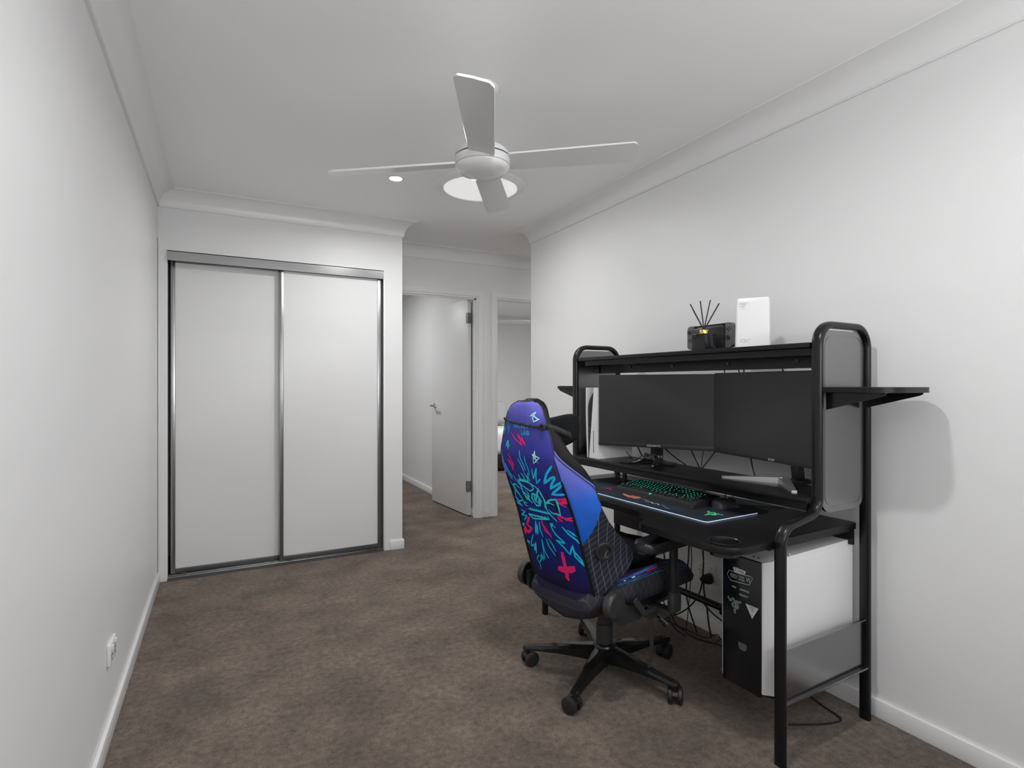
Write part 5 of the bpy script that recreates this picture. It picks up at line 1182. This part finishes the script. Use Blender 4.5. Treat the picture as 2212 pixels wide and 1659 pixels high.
span('monitor_cable', 'black cable slanting up to the right behind the left monitor', dw(0.460, 0.62, 0.950), dw(0.428, 0.690, 0.842), G1, 0.0032)
span('monitor_cable', 'black cable hanging below the right monitor left of its stand', dw(0.45, 0.450, 0.945), dw(0.425, 0.405, 0.845), G1, 0.0030, 0.004)
span('monitor_cable', 'black cable hanging just right of the white console', dw(0.35, 1.075, 0.965), dw(0.385, 1.035, 0.851), G1, 0.0032, 0.0)
span('monitor_cable', 'thin black cable at the foot of the white console', dw(0.33, 1.105, 0.885), dw(0.32, 1.045, 0.852), G1, 0.0018)
G2 = 'black cables running up from the monitors to the top shelf'
for i, (y0, z0, y1, z1, lb) in enumerate(((0.60, 1.28, 0.585, 1.318, 'leftmost of the four cables between the monitors and the top shelf'), (0.52, 1.28, 0.525, 1.318, 'upright second of the four cables between the monitors and the top shelf'), (0.50, 1.28, 0.455, 1.318, 'third cable from the left between the monitors and the top shelf, leaning right'), (0.305, 1.28, 0.330, 1.318, 'rightmost of the four cables between the monitors and the top shelf'))):
    cable('shelf_cable', lb, 'cable', [dw(0.478, y0, z0 - 0.25), dw(0.478, y0, z0), dw(0.43, y1, z1 + 0.03)], 0.0026, G2, k=5)
G3 = 'black cables hanging under the desk'
cable('hanging_cable', 'thin black cable hanging under the desk left of the near armrest', 'cable', [dw(0.30, 0.90, 0.700), dw(0.31, 0.90, 0.55), dw(0.33, 0.91, 0.40), dw(0.36, 0.90, 0.25), dw(0.40, 0.86, 0.06), dw(0.44, 0.80, 0.006)], 0.0028, G3)
cable('hanging_cable', 'second black cable hanging under the desk beside the thin one', 'cable', [dw(0.40, 0.93, 0.700), dw(0.41, 0.93, 0.5), dw(0.43, 0.92, 0.3), dw(0.46, 0.90, 0.05), dw(0.50, 0.84, 0.006)], 0.0036, G3)
cable('hanging_cable', 'thin black cable curling behind the armrest to the seat', 'cable', [dw(0.44, 0.87, 0.640), dw(0.45, 0.83, 0.54), dw(0.46, 0.80, 0.48), dw(0.47, 0.79, 0.40), dw(0.49, 0.82, 0.2), dw(0.51, 0.86, 0.006)], 0.0022, G3)
cable('hanging_cable', 'black cable leaning left under the desk behind the seat front', 'cable', [dw(0.44, 0.76, 0.660), dw(0.45, 0.785, 0.50), dw(0.46, 0.80, 0.40), dw(0.48, 0.83, 0.18), dw(0.52, 0.80, 0.006)], 0.0036, G3)
cable('hanging_cable', 'black cable hanging straight down past the power outlet', 'cable', [dw(0.48, 0.74, 0.660), dw(0.485, 0.74, 0.50), dw(0.49, 0.735, 0.36), dw(0.49, 0.76, 0.22), dw(0.50, 0.86, 0.10), dw(0.50, 1.00, 0.006)], 0.0036, G3)
cable('hanging_cable', 'black cable bowing from the rear tube down to the computer', 'cable', [dw(0.49, 0.76, 0.195), dw(0.49, 0.68, 0.15), dw(0.49, 0.60, 0.125), dw(0.49, 0.50, 0.075), dw(0.47, 0.36, 0.05), dw(0.46, 0.30, 0.02)], 0.0036, G3)
cable('floor_cable', 'black cable lying on the carpet along the skirting under the desk', 'cable', [dw(0.46, 1.25, 0.004), dw(0.49, 1.05, 0.004), dw(0.50, 0.92, 0.004), dw(0.47, 0.78, 0.004), dw(0.50, 0.62, 0.012), dw(0.51, 0.50, 0.004), dw(0.48, 0.38, 0.004), dw(0.47, 0.24, 0.004)], 0.004, 'black cables on the carpet under the desk')
cable('floor_cable', 'thin looped black cable on the carpet by the skirting under the desk', 'cable', [dw(0.50, 0.86, 0.004), dw(0.51, 0.74, 0.006), dw(0.515, 0.70, 0.03), dw(0.515, 0.675, 0.045), dw(0.515, 0.655, 0.03), dw(0.51, 0.68, 0.008), dw(0.50, 0.62, 0.004), dw(0.47, 0.52, 0.004), dw(0.43, 0.42, 0.004)], 0.0022, 'black cables on the carpet under the desk')
cable('floor_cable', 'black cable bent on the carpet near the rear near leg of the desk', 'cable', [dw(0.22, 0.115, 0.004), dw(0.32, 0.06, 0.004), dw(0.395, 0.035, 0.004), dw(0.425, 0.05, 0.004), dw(0.445, 0.13, 0.004), dw(0.455, 0.20, 0.02), dw(0.46, 0.22, 0.05)], 0.0035, 'black cables on the carpet under the desk')
t = empty('cable_plug', DK @ T(0.46, 0.22, 0.004), 'black cable plug with a silver tip hanging behind the low side panel of the desk', 'cable plug')
b = MB(); b.tube([(0.0, 0.05, 0.145), (0.01, 0.03, 0.105)], 0.004, n=10); b.tube([(0.01, 0.03, 0.105), (0.026, 0.0, 0.062)], 0.008, n=12); b.build('plug_grip', M_RUBBER, t)
b = MB(); b.tube([(0.026, 0.0, 0.062), (0.034, -0.014, 0.038)], 0.0045, n=12); b.build('plug_tip', M_CHROME, t)
cable('mouse_cable', 'thin black cable from the mouse back under the raised shelf', 'cable', [dw(0.325, 0.425, 0.745), dw(0.35, 0.45, 0.735), dw(0.37, 0.43, 0.728), dw(0.42, 0.36, 0.728), dw(0.47, 0.30, 0.728)], 0.0018)
cable('keyboard_cable', 'thin black cable from the keyboard back under the raised shelf', 'cable', [dw(0.322, 0.70, 0.742), dw(0.36, 0.71, 0.732), dw(0.42, 0.72, 0.729), dw(0.48, 0.72, 0.729)], 0.0022)
